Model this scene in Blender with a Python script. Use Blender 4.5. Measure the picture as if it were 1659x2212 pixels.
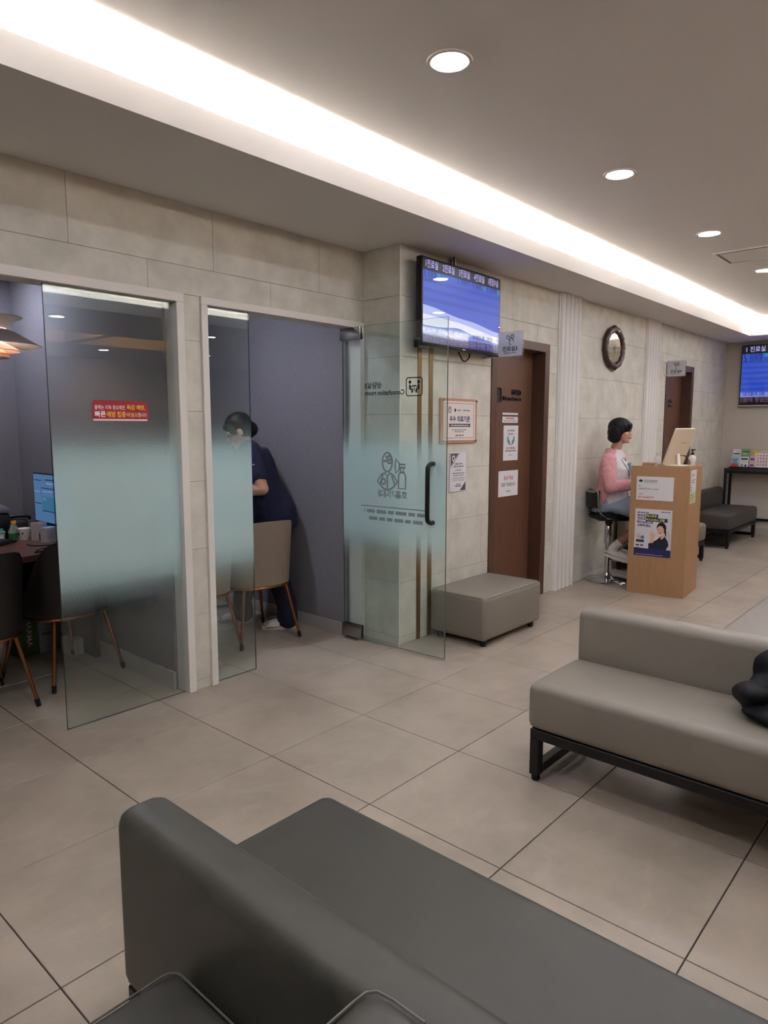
import bpy, bmesh, math, random
from mathutils import Vector, Matrix
random.seed(7)
PI = math.pi
scene = bpy.context.scene
COL = scene.collection
for _o in list(bpy.data.objects):
    bpy.data.objects.remove(_o, do_unlink=True)

# ------------------------------------------------------------------ camera
FW, FH, FPX = 1659.0, 2212.0, 1489.06
CAM = Vector((-1.26943, -2.93825, 1.4717))
YAW, PITCH, ROLL = 0.84412, 0.12247, 0.00029
fwd = Vector((math.sin(YAW) * math.cos(PITCH), math.cos(YAW) * math.cos(PITCH), -math.sin(PITCH)))
rgt = Vector((math.cos(YAW), -math.sin(YAW), 0.0))
upv = rgt.cross(fwd)
rgt2 = rgt * math.cos(ROLL) + upv * math.sin(ROLL)
up2 = upv * math.cos(ROLL) - rgt * math.sin(ROLL)
cd = bpy.data.cameras.new('camera')
cam = bpy.data.objects.new('camera', cd)
COL.objects.link(cam)
cd.sensor_fit = 'HORIZONTAL'
cd.sensor_width = 36.0
cd.lens = FPX / FW * 36.0
cd.clip_start = 0.03
cam.matrix_world = Matrix(((rgt2.x, up2.x, -fwd.x, CAM.x), (rgt2.y, up2.y, -fwd.y, CAM.y),
                           (rgt2.z, up2.z, -fwd.z, CAM.z), (0, 0, 0, 1)))
scene.camera = cam

def to_px(p):
    d = Vector(p) - CAM
    z = d.dot(fwd)
    if z < 0.05:
        return None
    return (FW / 2 + FPX * d.dot(rgt2) / z, FH / 2 - FPX * d.dot(up2) / z)

# ------------------------------------------------------------------ world, exposure, light levels
w = bpy.data.worlds.new('world')
scene.world = w
w.use_nodes = True
w.node_tree.nodes['Background'].inputs[0].default_value = (0.6, 0.62, 0.66, 1)
w.node_tree.nodes['Background'].inputs[1].default_value = 0.02
vs = scene.view_settings
vs.view_transform = 'Standard'
vs.look = 'None'
vs.exposure = 0.0
vs.gamma = 1.0
vs.use_curve_mapping = False
scene.cycles.use_denoising = True
scene.cycles.max_bounces = 6
scene.cycles.diffuse_bounces = 5
scene.cycles.glossy_bounces = 3
scene.cycles.use_adaptive_sampling = True
scene.cycles.adaptive_threshold = 0.06
scene.cycles.transparent_max_bounces = 16
scene.cycles.use_light_tree = False
scene.cycles.caustics_reflective = False
scene.cycles.caustics_refractive = False
scene.cycles.sample_clamp_indirect = 60.0
L_DOWN = 150.0      # emission of the ceiling downlights
L_COVE = 140.0      # emission of the LED strips in the ceiling cove
L_ROOM = 340.0      # emission of the consultation room downlights
L_PEND = 14.0       # emission of the pendant bulb

# ------------------------------------------------------------------ materials
def lin(c):
    return tuple(((x / 255.0) / 12.92 if x / 255.0 <= 0.04045 else ((x / 255.0 + 0.055) / 1.055) ** 2.4) for x in c)

MATS = {}
def mat(name, rgb, rough=0.6, metal=0.0, noise=None, bump=None, spec=0.5, lin_rgb=None, coat=0.0, stretch=None, rand=0.0):
    if name in MATS:
        return MATS[name]
    m = bpy.data.materials.new(name)
    m.use_nodes = True
    nt = m.node_tree
    b = nt.nodes['Principled BSDF']
    c = lin_rgb or lin(rgb)
    b.inputs['Base Color'].default_value = (*c, 1)
    b.inputs['Roughness'].default_value = rough
    b.inputs['Metallic'].default_value = metal
    b.inputs['Specular IOR Level'].default_value = spec
    b.inputs['Coat Weight'].default_value = coat
    m.diffuse_color = (*c, 1)
    tc = None
    def coord():
        nonlocal tc
        if tc is None:
            g = nt.nodes.new('ShaderNodeNewGeometry')
            tc = g.outputs['Position']
            if stretch:
                mp = nt.nodes.new('ShaderNodeMapping')
                mp.inputs['Scale'].default_value = stretch
                nt.links.new(tc, mp.inputs['Vector'])
                tc = mp.outputs['Vector']
        return tc
    last = None
    if noise:
        sc, amt = noise[0], noise[1]
        det = noise[2] if len(noise) > 2 else 6
        n = nt.nodes.new('ShaderNodeTexNoise')
        n.inputs['Scale'].default_value = sc
        n.inputs['Detail'].default_value = det
        n.inputs['Roughness'].default_value = 0.62
        nt.links.new(coord(), n.inputs['Vector'])
        r = nt.nodes.new('ShaderNodeValToRGB')
        r.color_ramp.elements[0].position = 0.3
        r.color_ramp.elements[1].position = 0.72
        r.color_ramp.elements[0].color = (*[max(0, x * (1 - amt)) for x in c], 1)
        r.color_ramp.elements[1].color = (*[min(1, x * (1 + amt)) for x in c], 1)
        nt.links.new(n.outputs['Fac'], r.inputs['Fac'])
        last = r.outputs['Color']
    if rand:
        oi = nt.nodes.new('ShaderNodeObjectInfo')
        mr = nt.nodes.new('ShaderNodeMapRange')
        mr.inputs['To Min'].default_value = 1 - rand
        mr.inputs['To Max'].default_value = 1 + rand
        nt.links.new(oi.outputs['Random'], mr.inputs['Value'])
        hs = nt.nodes.new('ShaderNodeHueSaturation')
        if last is not None:
            nt.links.new(last, hs.inputs['Color'])
        else:
            hs.inputs['Color'].default_value = (*c, 1)
        nt.links.new(mr.outputs['Result'], hs.inputs['Value'])
        last = hs.outputs['Color']
    if last is not None:
        nt.links.new(last, b.inputs['Base Color'])
    if bump:
        n2 = nt.nodes.new('ShaderNodeTexNoise')
        n2.inputs['Scale'].default_value = bump[0]
        n2.inputs['Detail'].default_value = 4
        nt.links.new(coord(), n2.inputs['Vector'])
        bp = nt.nodes.new('ShaderNodeBump')
        bp.inputs['Strength'].default_value = bump[1]
        bp.inputs['Distance'].default_value = 0.002
        nt.links.new(n2.outputs['Fac'], bp.inputs['Height'])
        nt.links.new(bp.outputs['Normal'], b.inputs['Normal'])
    MATS[name] = m
    return m

def emis(name, rgb, strength, lamp=False):
    if name in MATS:
        return MATS[name]
    m = bpy.data.materials.new(name)
    m.use_nodes = True
    nt = m.node_tree
    b = nt.nodes['Principled BSDF']
    c = lin(rgb)
    b.inputs['Base Color'].default_value = (0.02, 0.02, 0.02, 1)
    b.inputs['Roughness'].default_value = 0.3
    b.inputs['Emission Color'].default_value = (*c, 1)
    b.inputs['Emission Strength'].default_value = strength
    m.cycles.emission_sampling = 'AUTO' if lamp else 'NONE'
    MATS[name] = m
    return m

def glass_mat(name, tint=(0.93, 0.97, 0.955), refl=1.0):
    m = bpy.data.materials.new(name)
    m.use_nodes = True
    nt = m.node_tree
    nt.nodes.clear()
    out = nt.nodes.new('ShaderNodeOutputMaterial')
    tr = nt.nodes.new('ShaderNodeBsdfTransparent')
    tr.inputs[0].default_value = (*tint, 1)
    gl = nt.nodes.new('ShaderNodeBsdfGlossy')
    gl.inputs['Roughness'].default_value = 0.0
    gl.inputs['Color'].default_value = (0.95, 1, 0.98, 1)
    geo = nt.nodes.new('ShaderNodeNewGeometry')
    dot = nt.nodes.new('ShaderNodeVectorMath'); dot.operation = 'DOT_PRODUCT'
    nt.links.new(geo.outputs['Incoming'], dot.inputs[0])
    nt.links.new(geo.outputs['Normal'], dot.inputs[1])
    ab = nt.nodes.new('ShaderNodeMath'); ab.operation = 'ABSOLUTE'
    nt.links.new(dot.outputs['Value'], ab.inputs[0])
    om = nt.nodes.new('ShaderNodeMath'); om.operation = 'SUBTRACT'; om.inputs[0].default_value = 1
    nt.links.new(ab.outputs[0], om.inputs[1])
    pw = nt.nodes.new('ShaderNodeMath'); pw.operation = 'POWER'; pw.inputs[1].default_value = 5
    nt.links.new(om.outputs[0], pw.inputs[0])
    ma = nt.nodes.new('ShaderNodeMath'); ma.operation = 'MULTIPLY_ADD'
    ma.inputs[1].default_value = 0.96 * refl; ma.inputs[2].default_value = 0.04 * refl
    nt.links.new(pw.outputs[0], ma.inputs[0])
    mx = nt.nodes.new('ShaderNodeMixShader')
    nt.links.new(ma.outputs[0], mx.inputs[0])
    nt.links.new(tr.outputs[0], mx.inputs[1])
    nt.links.new(gl.outputs[0], mx.inputs[2])
    nt.links.new(mx.outputs[0], out.inputs[0])
    MATS[name] = m
    return m

def film_mat(name, z0, z1, z2, z3, rgb=(205, 235, 235)):
    """frosted vinyl: fades in from z0 to z1, solid to z2, fades out at z3 (object z)"""
    m = bpy.data.materials.new(name)
    m.use_nodes = True
    nt = m.node_tree
    nt.nodes.clear()
    out = nt.nodes.new('ShaderNodeOutputMaterial')
    tr = nt.nodes.new('ShaderNodeBsdfTransparent')
    df = nt.nodes.new('ShaderNodeBsdfDiffuse'); df.inputs[0].default_value = (*lin(rgb), 1)
    tl = nt.nodes.new('ShaderNodeBsdfTranslucent'); tl.inputs[0].default_value = (*lin(rgb), 1)
    m1 = nt.nodes.new('ShaderNodeMixShader'); m1.inputs[0].default_value = 0.22
    nt.links.new(df.outputs[0], m1.inputs[1]); nt.links.new(tl.outputs[0], m1.inputs[2])
    geo = nt.nodes.new('ShaderNodeNewGeometry')
    sx = nt.nodes.new('ShaderNodeSeparateXYZ')
    nt.links.new(geo.outputs['Position'], sx.inputs[0])
    a = nt.nodes.new('ShaderNodeMapRange'); a.interpolation_type = 'SMOOTHSTEP'
    a.inputs['From Min'].default_value = z0; a.inputs['From Max'].default_value = z1
    nt.links.new(sx.outputs['Z'], a.inputs['Value'])
    b = nt.nodes.new('ShaderNodeMapRange'); b.interpolation_type = 'SMOOTHSTEP'
    b.inputs['From Min'].default_value = z2; b.inputs['From Max'].default_value = z3
    b.inputs['To Min'].default_value = 1.0; b.inputs['To Max'].default_value = 0.0
    nt.links.new(sx.outputs['Z'], b.inputs['Value'])
    mu = nt.nodes.new('ShaderNodeMath'); mu.operation = 'MULTIPLY'
    nt.links.new(a.outputs['Result'], mu.inputs[0]); nt.links.new(b.outputs['Result'], mu.inputs[1])
    # halftone dots: the vinyl fades through ever smaller printed dots
    def mth(op, a_, b_=None, v=None):
        n = nt.nodes.new('ShaderNodeMath'); n.operation = op
        nt.links.new(a_, n.inputs[0])
        if b_ is not None: nt.links.new(b_, n.inputs[1])
        if v is not None: n.inputs[1].default_value = v
        return n.outputs[0]
    k_ = 2 * PI / 0.0085
    uu = mth('MULTIPLY', mth('ADD', sx.outputs['X'], sx.outputs['Y']), v=k_)
    vv = mth('MULTIPLY', sx.outputs['Z'], v=k_)
    s_ = mth('MULTIPLY', mth('SINE', mth('ADD', uu, vv)), mth('SINE', mth('SUBTRACT', uu, vv)))
    th = mth('MULTIPLY_ADD', s_, v=0.49); th.node.inputs[2].default_value = 0.5
    m9 = nt.nodes.new('ShaderNodeMath'); m9.operation = 'MULTIPLY'; m9.inputs[1].default_value = 0.86
    nt.links.new(mth('GREATER_THAN', mu.outputs[0], th), m9.inputs[0])
    mx = nt.nodes.new('ShaderNodeMixShader')
    nt.links.new(m9.outputs[0], mx.inputs[0]); nt.links.new(tr.outputs[0], mx.inputs[1]); nt.links.new(m1.outputs[0], mx.inputs[2])
    nt.links.new(mx.outputs[0], out.inputs[0])
    MATS[name] = m
    return m

def clear_plastic(name, tint, alpha):
    m = mat(name, tint, 0.12)
    m.node_tree.nodes['Principled BSDF'].inputs['Alpha'].default_value = alpha
    return m

M_ceil = mat('ceiling_paint', (221, 218, 215), 0.9, bump=(60, 0.08))
M_tile = mat('wall_tile', (208, 204, 192), 0.62, noise=(5.5, 0.15, 9), bump=(220, 0.12), rand=0.025)
M_grout = mat('tile_grout', (120, 112, 100), 0.95)
M_fgrout = mat('floor_grout', (66, 55, 45), 0.95)
M_white = mat('white_trim', (226, 222, 216), 0.5)
M_dado = mat('far_wall_paint', (196, 187, 176), 0.85, noise=(1.2, 0.04))
M_rib = mat('white_column', (226, 223, 219), 0.55)
M_roomwall = mat('room_wallpaper', (128, 124, 130), 0.85, noise=(40, 0.06), bump=(300, 0.2))
M_base = mat('baseboard', (176, 172, 166), 0.6)
M_black = mat('black_metal', (22, 20, 19), 0.45, spec=0.4)
M_chrome = mat('chrome', (205, 205, 208), 0.12, 1.0)
M_steel = mat('dark_steel', (172, 168, 162), 0.25, 1.0)
M_rose = mat('rose_gold', (178, 118, 78), 0.25, 1.0)
M_taupe = mat('taupe_leather', (134, 126, 115), 0.42, noise=(2.5, 0.05), bump=(420, 0.18), spec=0.45)
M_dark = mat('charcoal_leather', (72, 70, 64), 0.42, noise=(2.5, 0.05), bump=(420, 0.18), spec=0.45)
M_dkbench = mat('dark_grey_leather', (70, 65, 62), 0.45, bump=(420, 0.18))
M_chair = mat('chair_leather', (140, 124, 109), 0.45, bump=(500, 0.15))
M_chairdk = mat('chair_leather_dark', (36, 28, 25), 0.5, bump=(500, 0.15))
M_oak = mat('oak_laminate', (172, 133, 95), 0.5, noise=(9, 0.12, 5), stretch=(14, 14, 0.7))
M_walnut = mat('walnut_door', (104, 70, 50), 0.45, noise=(7, 0.2, 5), stretch=(16, 16, 0.6))
M_walnutd = mat('walnut_frame', (88, 60, 46), 0.45, noise=(7, 0.16, 5), stretch=(16, 16, 0.6))
M_desk = mat('desk_wood', (98, 62, 46), 0.35, noise=(7, 0.22, 5), stretch=(1.2, 14, 14))
M_gold = mat('bronze_strip', (150, 118, 76), 0.35, 0.8)
M_paper = mat('paper', (222, 220, 222), 0.7)
M_ink = mat('ink_black', (28, 26, 30), 0.7)
M_inkgrey = mat('ink_grey', (120, 118, 122), 0.7)
M_inkred = mat('ink_red', (190, 60, 70), 0.7)
M_inkblue = mat('ink_navy', (38, 38, 88), 0.7)
M_inkteal = mat('ink_teal', (96, 150, 152), 0.7)
M_inkwhite = mat('ink_white', (232, 230, 228), 0.7)
M_inkyel = mat('ink_yellow', (236, 190, 60), 0.7)
M_inkgreen = mat('ink_lime', (190, 205, 70), 0.7)
M_plwhite = mat('white_plastic', (226, 218, 208), 0.4)
M_plblack = mat('black_plastic', (18, 18, 19), 0.35)
M_skin = mat('skin', (206, 156, 132), 0.55)
M_skinleg = mat('stocking_skin', (150, 112, 94), 0.55)
M_hair = mat('black_hair', (8, 6, 6), 0.5, spec=0.3, noise=(90, 0.3), stretch=(3, 3, 0.25), bump=(160, 0.35))
M_glass = glass_mat('clear_glass')
M_glassedge = mat('glass_edge', (60, 82, 74), 0.2)

# ------------------------------------------------------------------ geometry helpers
def finish(name, bm, material, parent=None, smooth=None, loc=None):
    bmesh.ops.recalc_face_normals(bm, faces=bm.faces)
    me = bpy.data.meshes.new(name)
    bm.to_mesh(me); bm.free()
    return obj(name, me, material, parent, smooth, loc)

def obj(name, me, material, parent=None, smooth=None, loc=None):
    if material is not None:
        for mm in (material if isinstance(material, (list, tuple)) else [material]):
            me.materials.append(mm)
    if smooth is not None:
        me.shade_smooth()
        if smooth > 0:
            me.set_sharp_from_angle(angle=math.radians(smooth))
    o = bpy.data.objects.new(name, me)
    COL.objects.link(o)
    if parent is not None:
        o.parent = parent
    if loc is not None:
        o.location = loc
    return o

def thing(name, label, cat, loc=(0, 0, 0), rz=0.0, group=None, kind=None):
    o = bpy.data.objects.new(name, None)
    COL.objects.link(o)
    o.empty_display_size = 0.1
    o.location = loc
    o.rotation_euler = (0, 0, rz)
    tag(o, label, cat, group, kind)
    return o

def tag(o, label=None, cat=None, group=None, kind=None):
    if label: o['label'] = label
    if cat: o['category'] = cat
    if group: o['group'] = group
    if kind: o['kind'] = kind
    return o

def struct(o, label=None):
    o['kind'] = 'structure'
    if label: o['label'] = label
    return o

def box(bm, a, b):
    x0, y0, z0 = a; x1, y1, z1 = b
    vs = [bm.verts.new(p) for p in ((x0, y0, z0), (x1, y0, z0), (x1, y1, z0), (x0, y1, z0), (x0, y0, z1), (x1, y0, z1), (x1, y1, z1), (x0, y1, z1))]
    return [bm.faces.new([vs[i] for i in f]) for f in ((3, 2, 1, 0), (4, 5, 6, 7), (0, 1, 5, 4), (1, 2, 6, 5), (2, 3, 7, 6), (3, 0, 4, 7))]

def pbox(name, a, b, material, parent=None, bev=0.0, seg=2, smooth=None):
    bm = bmesh.new()
    box(bm, a, b)
    if bev > 0:
        bmesh.ops.bevel(bm, geom=list(bm.edges), offset=bev, segments=seg, profile=0.5, affect='EDGES', clamp_overlap=True)
        if smooth is None:
            smooth = 25 if seg < 3 else 60
    return finish(name, bm, material, parent, smooth)

def cushion(name, a, b, material, parent, r=0.035, bulge=0.006, seg=5):
    bm = bmesh.new()
    box(bm, a, b)
    bmesh.ops.bevel(bm, geom=list(bm.edges), offset=r, segments=seg, profile=0.5, affect='EDGES')
    return finish(name, bm, material, parent, 60)

def frame_of(t):
    t = t.normalized()
    ref = Vector((0, 0, 1)) if abs(t.z) < 0.9 else Vector((0, 1, 0))
    u = ref.cross(t).normalized()
    return u, t.cross(u).normalized()

def tube_bm(bm, pts, rad, n=10, closed=False, caps=True):
    pts = [Vector(p) for p in pts]
    k = len(pts)
    rads = rad if isinstance(rad, (list, tuple)) else [rad] * k
    rings = []
    pu = None
    for i, p in enumerate(pts):
        if closed:
            t = pts[(i + 1) % k] - pts[i - 1]
        else:
            t = pts[min(i + 1, k - 1)] - pts[max(i - 1, 0)]
        t = t.normalized()
        if pu is None:
            u, v_ = frame_of(t)
        else:
            u = (pu - t * pu.dot(t)).normalized()
            v_ = t.cross(u)
        pu = u
        rings.append([bm.verts.new(p + (u * math.cos(2 * PI * j / n) + v_ * math.sin(2 * PI * j / n)) * rads[i]) for j in range(n)])
    for i in range(k if closed else k - 1):
        r0, r1 = rings[i], rings[(i + 1) % k]
        for j in range(n):
            bm.faces.new((r0[j], r0[(j + 1) % n], r1[(j + 1) % n], r1[j]))
    if caps and not closed:
        bm.faces.new(rings[0][::-1]); bm.faces.new(rings[-1])

def tube(name, pts, rad, material, parent=None, n=10, closed=False):
    bm = bmesh.new()
    tube_bm(bm, pts, rad, n, closed)
    return finish(name, bm, material, parent, 50)

def curve_pts(pts, n=8):
    """Catmull-Rom through pts"""
    P = [Vector(p) for p in pts]
    P = [P[0] * 2 - P[1]] + P + [P[-1] * 2 - P[-2]]
    out = []
    for i in range(1, len(P) - 2):
        for k in range(n):
            t = k / n
            a, b, c, d = P[i - 1], P[i], P[i + 1], P[i + 2]
            out.append(0.5 * ((2 * b) + (c - a) * t + (2 * a - 5 * b + 4 * c - d) * t * t + (3 * b - a - 3 * c + d) * t ** 3))
    out.append(P[-2])
    return out

def lathe(name, prof, material, parent=None, n=28, loc=(0, 0, 0), smooth=40, close=False):
    """prof: (r, z) pairs from bottom to top"""
    bm = bmesh.new()
    rings = []
    for r, z in prof:
        if r < 1e-5:
            rings.append([bm.verts.new((loc[0], loc[1], loc[2] + z))])
        else:
            rings.append([bm.verts.new((loc[0] + r * math.cos(2 * PI * j / n), loc[1] + r * math.sin(2 * PI * j / n), loc[2] + z)) for j in range(n)])
    pairs = list(zip(rings, rings[1:]))
    if close:
        pairs.append((rings[-1], rings[0]))
    for a, b in pairs:
        for j in range(n):
            j2 = (j + 1) % n
            if len(a) == 1 and len(b) == 1: continue
            if len(a) == 1: bm.faces.new((a[0], b[j2], b[j]))
            elif len(b) == 1: bm.faces.new((a[j], a[j2], b[0]))
            else: bm.faces.new((a[j], a[j2], b[j2], b[j]))
    return finish(name, bm, material, parent, smooth)

def prism_bm(bm, outline, o, r, u, t):
    """outline in 2D (a, b) -> o + a r + b u ; extruded by t along r x u"""
    o, r, u = Vector(o), Vector(r), Vector(u)
    nrm = r.cross(u)
    lo = [bm.verts.new(o + r * a + u * b) for a, b in outline]
    hi = [bm.verts.new(o + r * a + u * b + nrm * t) for a, b in outline]
    k = len(outline)
    bm.faces.new(hi); bm.faces.new(lo[::-1])
    for i in range(k):
        bm.faces.new((lo[i], lo[(i + 1) % k], hi[(i + 1) % k], hi[i]))

def prism(name, outline, o, r, u, t, material, parent=None):
    bm = bmesh.new()
    prism_bm(bm, outline, o, r, u, t)
    return finish(name, bm, material, parent)

def rrect(w_, h_, r, n=5, x=0, y=0):
    pts = []
    for cx, cy, a0 in ((w_ - r, r, -90), (w_ - r, h_ - r, 0), (r, h_ - r, 90), (r, r, 180)):
        for i in range(n + 1):
            a = math.radians(a0 + 90 * i / n)
            pts.append((x + cx + r * math.cos(a), y + cy + r * math.sin(a)))
    return pts

def ellipse(w_, h_, x=0, y=0, n=28):
    return [(x + w_ * math.cos(2 * PI * i / n), y + h_ * math.sin(2 * PI * i / n)) for i in range(n)]

def ring_bm(bm, outer, inner, o, r, u, t):
    """band between two outlines of equal count"""
    o, r, u = Vector(o), Vector(r), Vector(u)
    nrm = r.cross(u)
    def V(p, d): return bm.verts.new(o + r * p[0] + u * p[1] + nrm * d)
    k = len(outer)
    A = [V(p, 0) for p in outer]; B = [V(p, t) for p in outer]; C = [V(p, 0) for p in inner]; D = [V(p, t) for p in inner]
    for i in range(k):
        j = (i + 1) % k
        bm.faces.new((A[i], A[j], B[j], B[i])); bm.faces.new((B[i], B[j], D[j], D[i]))
        bm.faces.new((D[i], D[j], C[j], C[i])); bm.faces.new((C[i], C[j], A[j], A[i]))

def stroke_bm(bm, pts, wd, o, r, u, t, closed=False):
    """flat line of width wd through 2D pts"""
    k = len(pts)
    L_, R_ = [], []
    for i in range(k):
        a = Vector(pts[i - 1] if (i > 0 or closed) else pts[i]); b = Vector(pts[(i + 1) % k] if (i < k - 1 or closed) else pts[i])
        d = (b - a)
        d = d.normalized() if d.length > 1e-9 else Vector((1, 0))
        nn = Vector((-d.y, d.x)) * wd / 2
        c = Vector(pts[i])
        L_.append(c + nn); R_.append(c - nn)
    o, r, u = Vector(o), Vector(r), Vector(u)
    nrm = r.cross(u)
    vl = [bm.verts.new(o + r * p.x + u * p.y + nrm * t) for p in L_]
    vr = [bm.verts.new(o + r * p.x + u * p.y + nrm * t) for p in R_]
    for i in range(k if closed else k - 1):
        j = (i + 1) % k
        bm.faces.new((vl[i], vr[i], vr[j], vl[j]))

def stroke(name, lines, wd, o, r, u, t, material, parent):
    bm = bmesh.new()
    for ln in lines:
        cl = False
        if ln and ln[0] == 'c':
            cl = True; ln = ln[1:]
        stroke_bm(bm, ln, wd, o, r, u, t, cl)
    return finish(name, bm, material, parent)

_TX = []
def _txt():
    if not _TX:
        c = bpy.data.curves.new('txt', 'FONT')
        _TX.extend((c, bpy.data.objects.new('txt', c)))
    return _TX
def text(parent, body, o, r, u, h, material, align='L', ext=0.0006, bold=0.0, maxw=None, name='lettering', off=0.0005):
    c, tmp = _txt()
    c.body = body
    c.size = 1.0
    c.resolution_u = 2
    c.offset = bold
    me = tmp.to_mesh().copy()
    tmp.to_mesh_clear()
    xs = [v.co.x for v in me.vertices]; ys = [v.co.y for v in me.vertices]
    x0, x1, y0, y1 = min(xs), max(xs), min(ys), max(ys)
    s = h / (y1 - y0)
    sx = s
    if maxw and (x1 - x0) * s > maxw:
        sx = maxw / (x1 - x0)
    ax = {'L': x0, 'C': (x0 + x1) / 2, 'R': x1}[align]
    o, r, u = Vector(o), Vector(r), Vector(u)
    nrm = r.cross(u)
    bm = bmesh.new()
    bm.from_mesh(me)
    bpy.data.meshes.remove(me)
    for v in bm.verts:
        v.co = o + r * ((v.co.x - ax) * sx) + u * ((v.co.y - y0) * s) + nrm * off
    if ext > 0.002:
        g = bmesh.ops.extrude_face_region(bm, geom=list(bm.faces))
        for e in g['geom']:
            if isinstance(e, bmesh.types.BMVert):
                e.co += nrm * ext
    me = bpy.data.meshes.new(name)
    if ext > 0.002:
        bmesh.ops.recalc_face_normals(bm, faces=bm.faces)
    bm.to_mesh(me); bm.free()
    return obj(name, me, material, parent)

def lines_print(parent, rows, o, r, u, material, name='small_print', off=0.0005):
    """illegible rows of small print: rows = (x0, x1, y, thickness)"""
    bm = bmesh.new()
    o, r, u = Vector(o), Vector(r), Vector(u)
    nrm = r.cross(u) * off
    for x0, x1, y, th in rows:
        x = x0
        while x < x1 - 1e-6:
            wl = min(random.uniform(1.2, 3.2) * th * 1.6, x1 - x)
            bm.faces.new([bm.verts.new(o + r * a + u * b + nrm) for a, b in ((x, y), (x + wl, y), (x + wl, y + th), (x, y + th))])
            x += wl + th * 0.7
    return finish(name, bm, material, parent)

def patch(name, outline, o, r, u, material, parent, off=0.0004):
    bm = bmesh.new()
    o, r, u = Vector(o), Vector(r), Vector(u)
    nrm = r.cross(u) * off
    bm.faces.new([bm.verts.new(o + r * a + u * b + nrm) for a, b in outline])
    me = bpy.data.meshes.new(name)
    bm.to_mesh(me); bm.free()
    return obj(name, me, material, parent)

def rect(x0, y0, x1, y1):
    return [(x0, y0), (x1, y0), (x1, y1), (x0, y1)]

def copy_tree(o, parent=None):
    c = o.copy()
    COL.objects.link(c)
    c.parent = parent
    for ch in [q for q in bpy.data.objects if q.parent == o]:
        copy_tree(ch, c)
    return c

X, Y, Z = Vector((1, 0, 0)), Vector((0, 1, 0)), Vector((0, 0, 1))
# ================================================================== STRUCTURE
XW, XE = -4.6, 9.22          # west / east ends of the hall
YS = -8.0                    # south wall
YN = 0.0                     # tiled wall with the doors
YG = 0.33                    # glazed wall face
XP = 2.19                    # step between glazed wall and tiled wall
ZS, ZC = 2.627, 2.85         # soffit and main ceiling heights
YB = 2.45                    # back wall of the consultation rooms
M_floor = None
def floor_material():
    m = mat('floor_tile', (168, 155, 140), 0.34, noise=(2.1, 0.20, 9), bump=(30, 0.03), spec=0.45, rand=0.03)
    nt = m.node_tree
    b = nt.nodes['Principled BSDF']
    src = b.inputs['Base Color'].links[0].from_socket
    n = nt.nodes.new('ShaderNodeTexNoise'); n.inputs['Scale'].default_value = 4.5; n.inputs['Detail'].default_value = 10; n.inputs['Roughness'].default_value = 0.72
    n.inputs['Distortion'].default_value = 0.6
    g = nt.nodes.new('ShaderNodeNewGeometry')
    mp = nt.nodes.new('ShaderNodeMapping'); mp.inputs['Scale'].default_value = (0.7, 1.5, 1)
    nt.links.new(g.outputs['Position'], mp.inputs['Vector']); nt.links.new(mp.outputs[0], n.inputs['Vector'])
    r = nt.nodes.new('ShaderNodeValToRGB')
    r.color_ramp.elements[0].position = 0.52; r.color_ramp.elements[1].position = 0.78
    r.color_ramp.elements[0].color = (0, 0, 0, 1); r.color_ramp.elements[1].color = (0.6, 0.6, 0.6, 1)
    nt.links.new(n.outputs['Fac'], r.inputs['Fac'])
    mx = nt.nodes.new('ShaderNodeMix'); mx.data_type = 'RGBA'
    nt.links.new(r.outputs['Color'], mx.inputs['Factor'])
    nt.links.new(src, mx.inputs['A'])
    mx.inputs['B'].default_value = (*lin((186, 173, 157)), 1)
    nt.links.new(mx.outputs['Result'], b.inputs['Base Color'])
    return m
M_floor = floor_material()

floor = struct(pbox('floor', (XW - .1, YS - .1, -0.12), (XE + .1, YB + .1, -0.004), M_fgrout), 'beige stone-look tiled floor')
TP = 0.6
bm = bmesh.new()
box(bm, (0.002, 0.002, -0.004), (TP - 0.002, TP - 0.002, 0.0))
bmesh.ops.bevel(bm, geom=[e for e in bm.edges if all(v.co.z > -0.001 for v in e.verts)], offset=0.0012, segments=1, affect='EDGES')
tile_me = bpy.data.meshes.new('floor_tile'); bm.to_mesh(tile_me); bm.free()
tile_me.materials.append(M_floor)
rest = bmesh.new()
ntile = 0
for i in range(math.floor(XW / TP), math.ceil(XE / TP)):
    for j in range(math.floor(YS / TP), math.ceil(YB / TP)):
        x0, y0 = i * TP, j * TP
        x1, y1 = min(x0 + TP, XE), min(y0 + TP, YB)
        px = [to_px((x0 + a * TP, y0 + b * TP, 0)) for a in (0, .5, 1) for b in (0, .5, 1)]
        seen = any(p and -20 < p[0] < FW + 20 and 0 < p[1] < FH + 20 for p in px)
        full = x0 >= XW and y0 >= YS and x0 + TP <= XE and y0 + TP <= YB
        if seen and full and ntile < 290:
            o = bpy.data.objects.new('tile', tile_me); COL.objects.link(o); o.parent = floor; o.location = (x0, y0, 0); ntile += 1
        else:
            box(rest, (max(x0, XW) + .002, max(y0, YS) + .002, -0.004), (x1 - .0015, y1 - .002, 0.0))
o = finish('tile_field', rest, M_floor, floor); o['kind'] = 'stuff'

# ---- tiled walls: every tile its own piece
def sub_rect(r, h):
    x0, z0, x1, z1 = r; a0, c0, a1, c1 = h
    if a1 <= x0 or a0 >= x1 or c1 <= z0 or c0 >= z1: return [r]
    out = []
    if z0 < c0: out.append((x0, z0, x1, c0))
    if c1 < z1: out.append((x0, c1, x1, z1))
    zl, zh = max(z0, c0), min(z1, c1)
    if x0 < a0: out.append((x0, zl, a0, zh))
    if a1 < x1: out.append((a1, zl, x1, zh))
    return out

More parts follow.
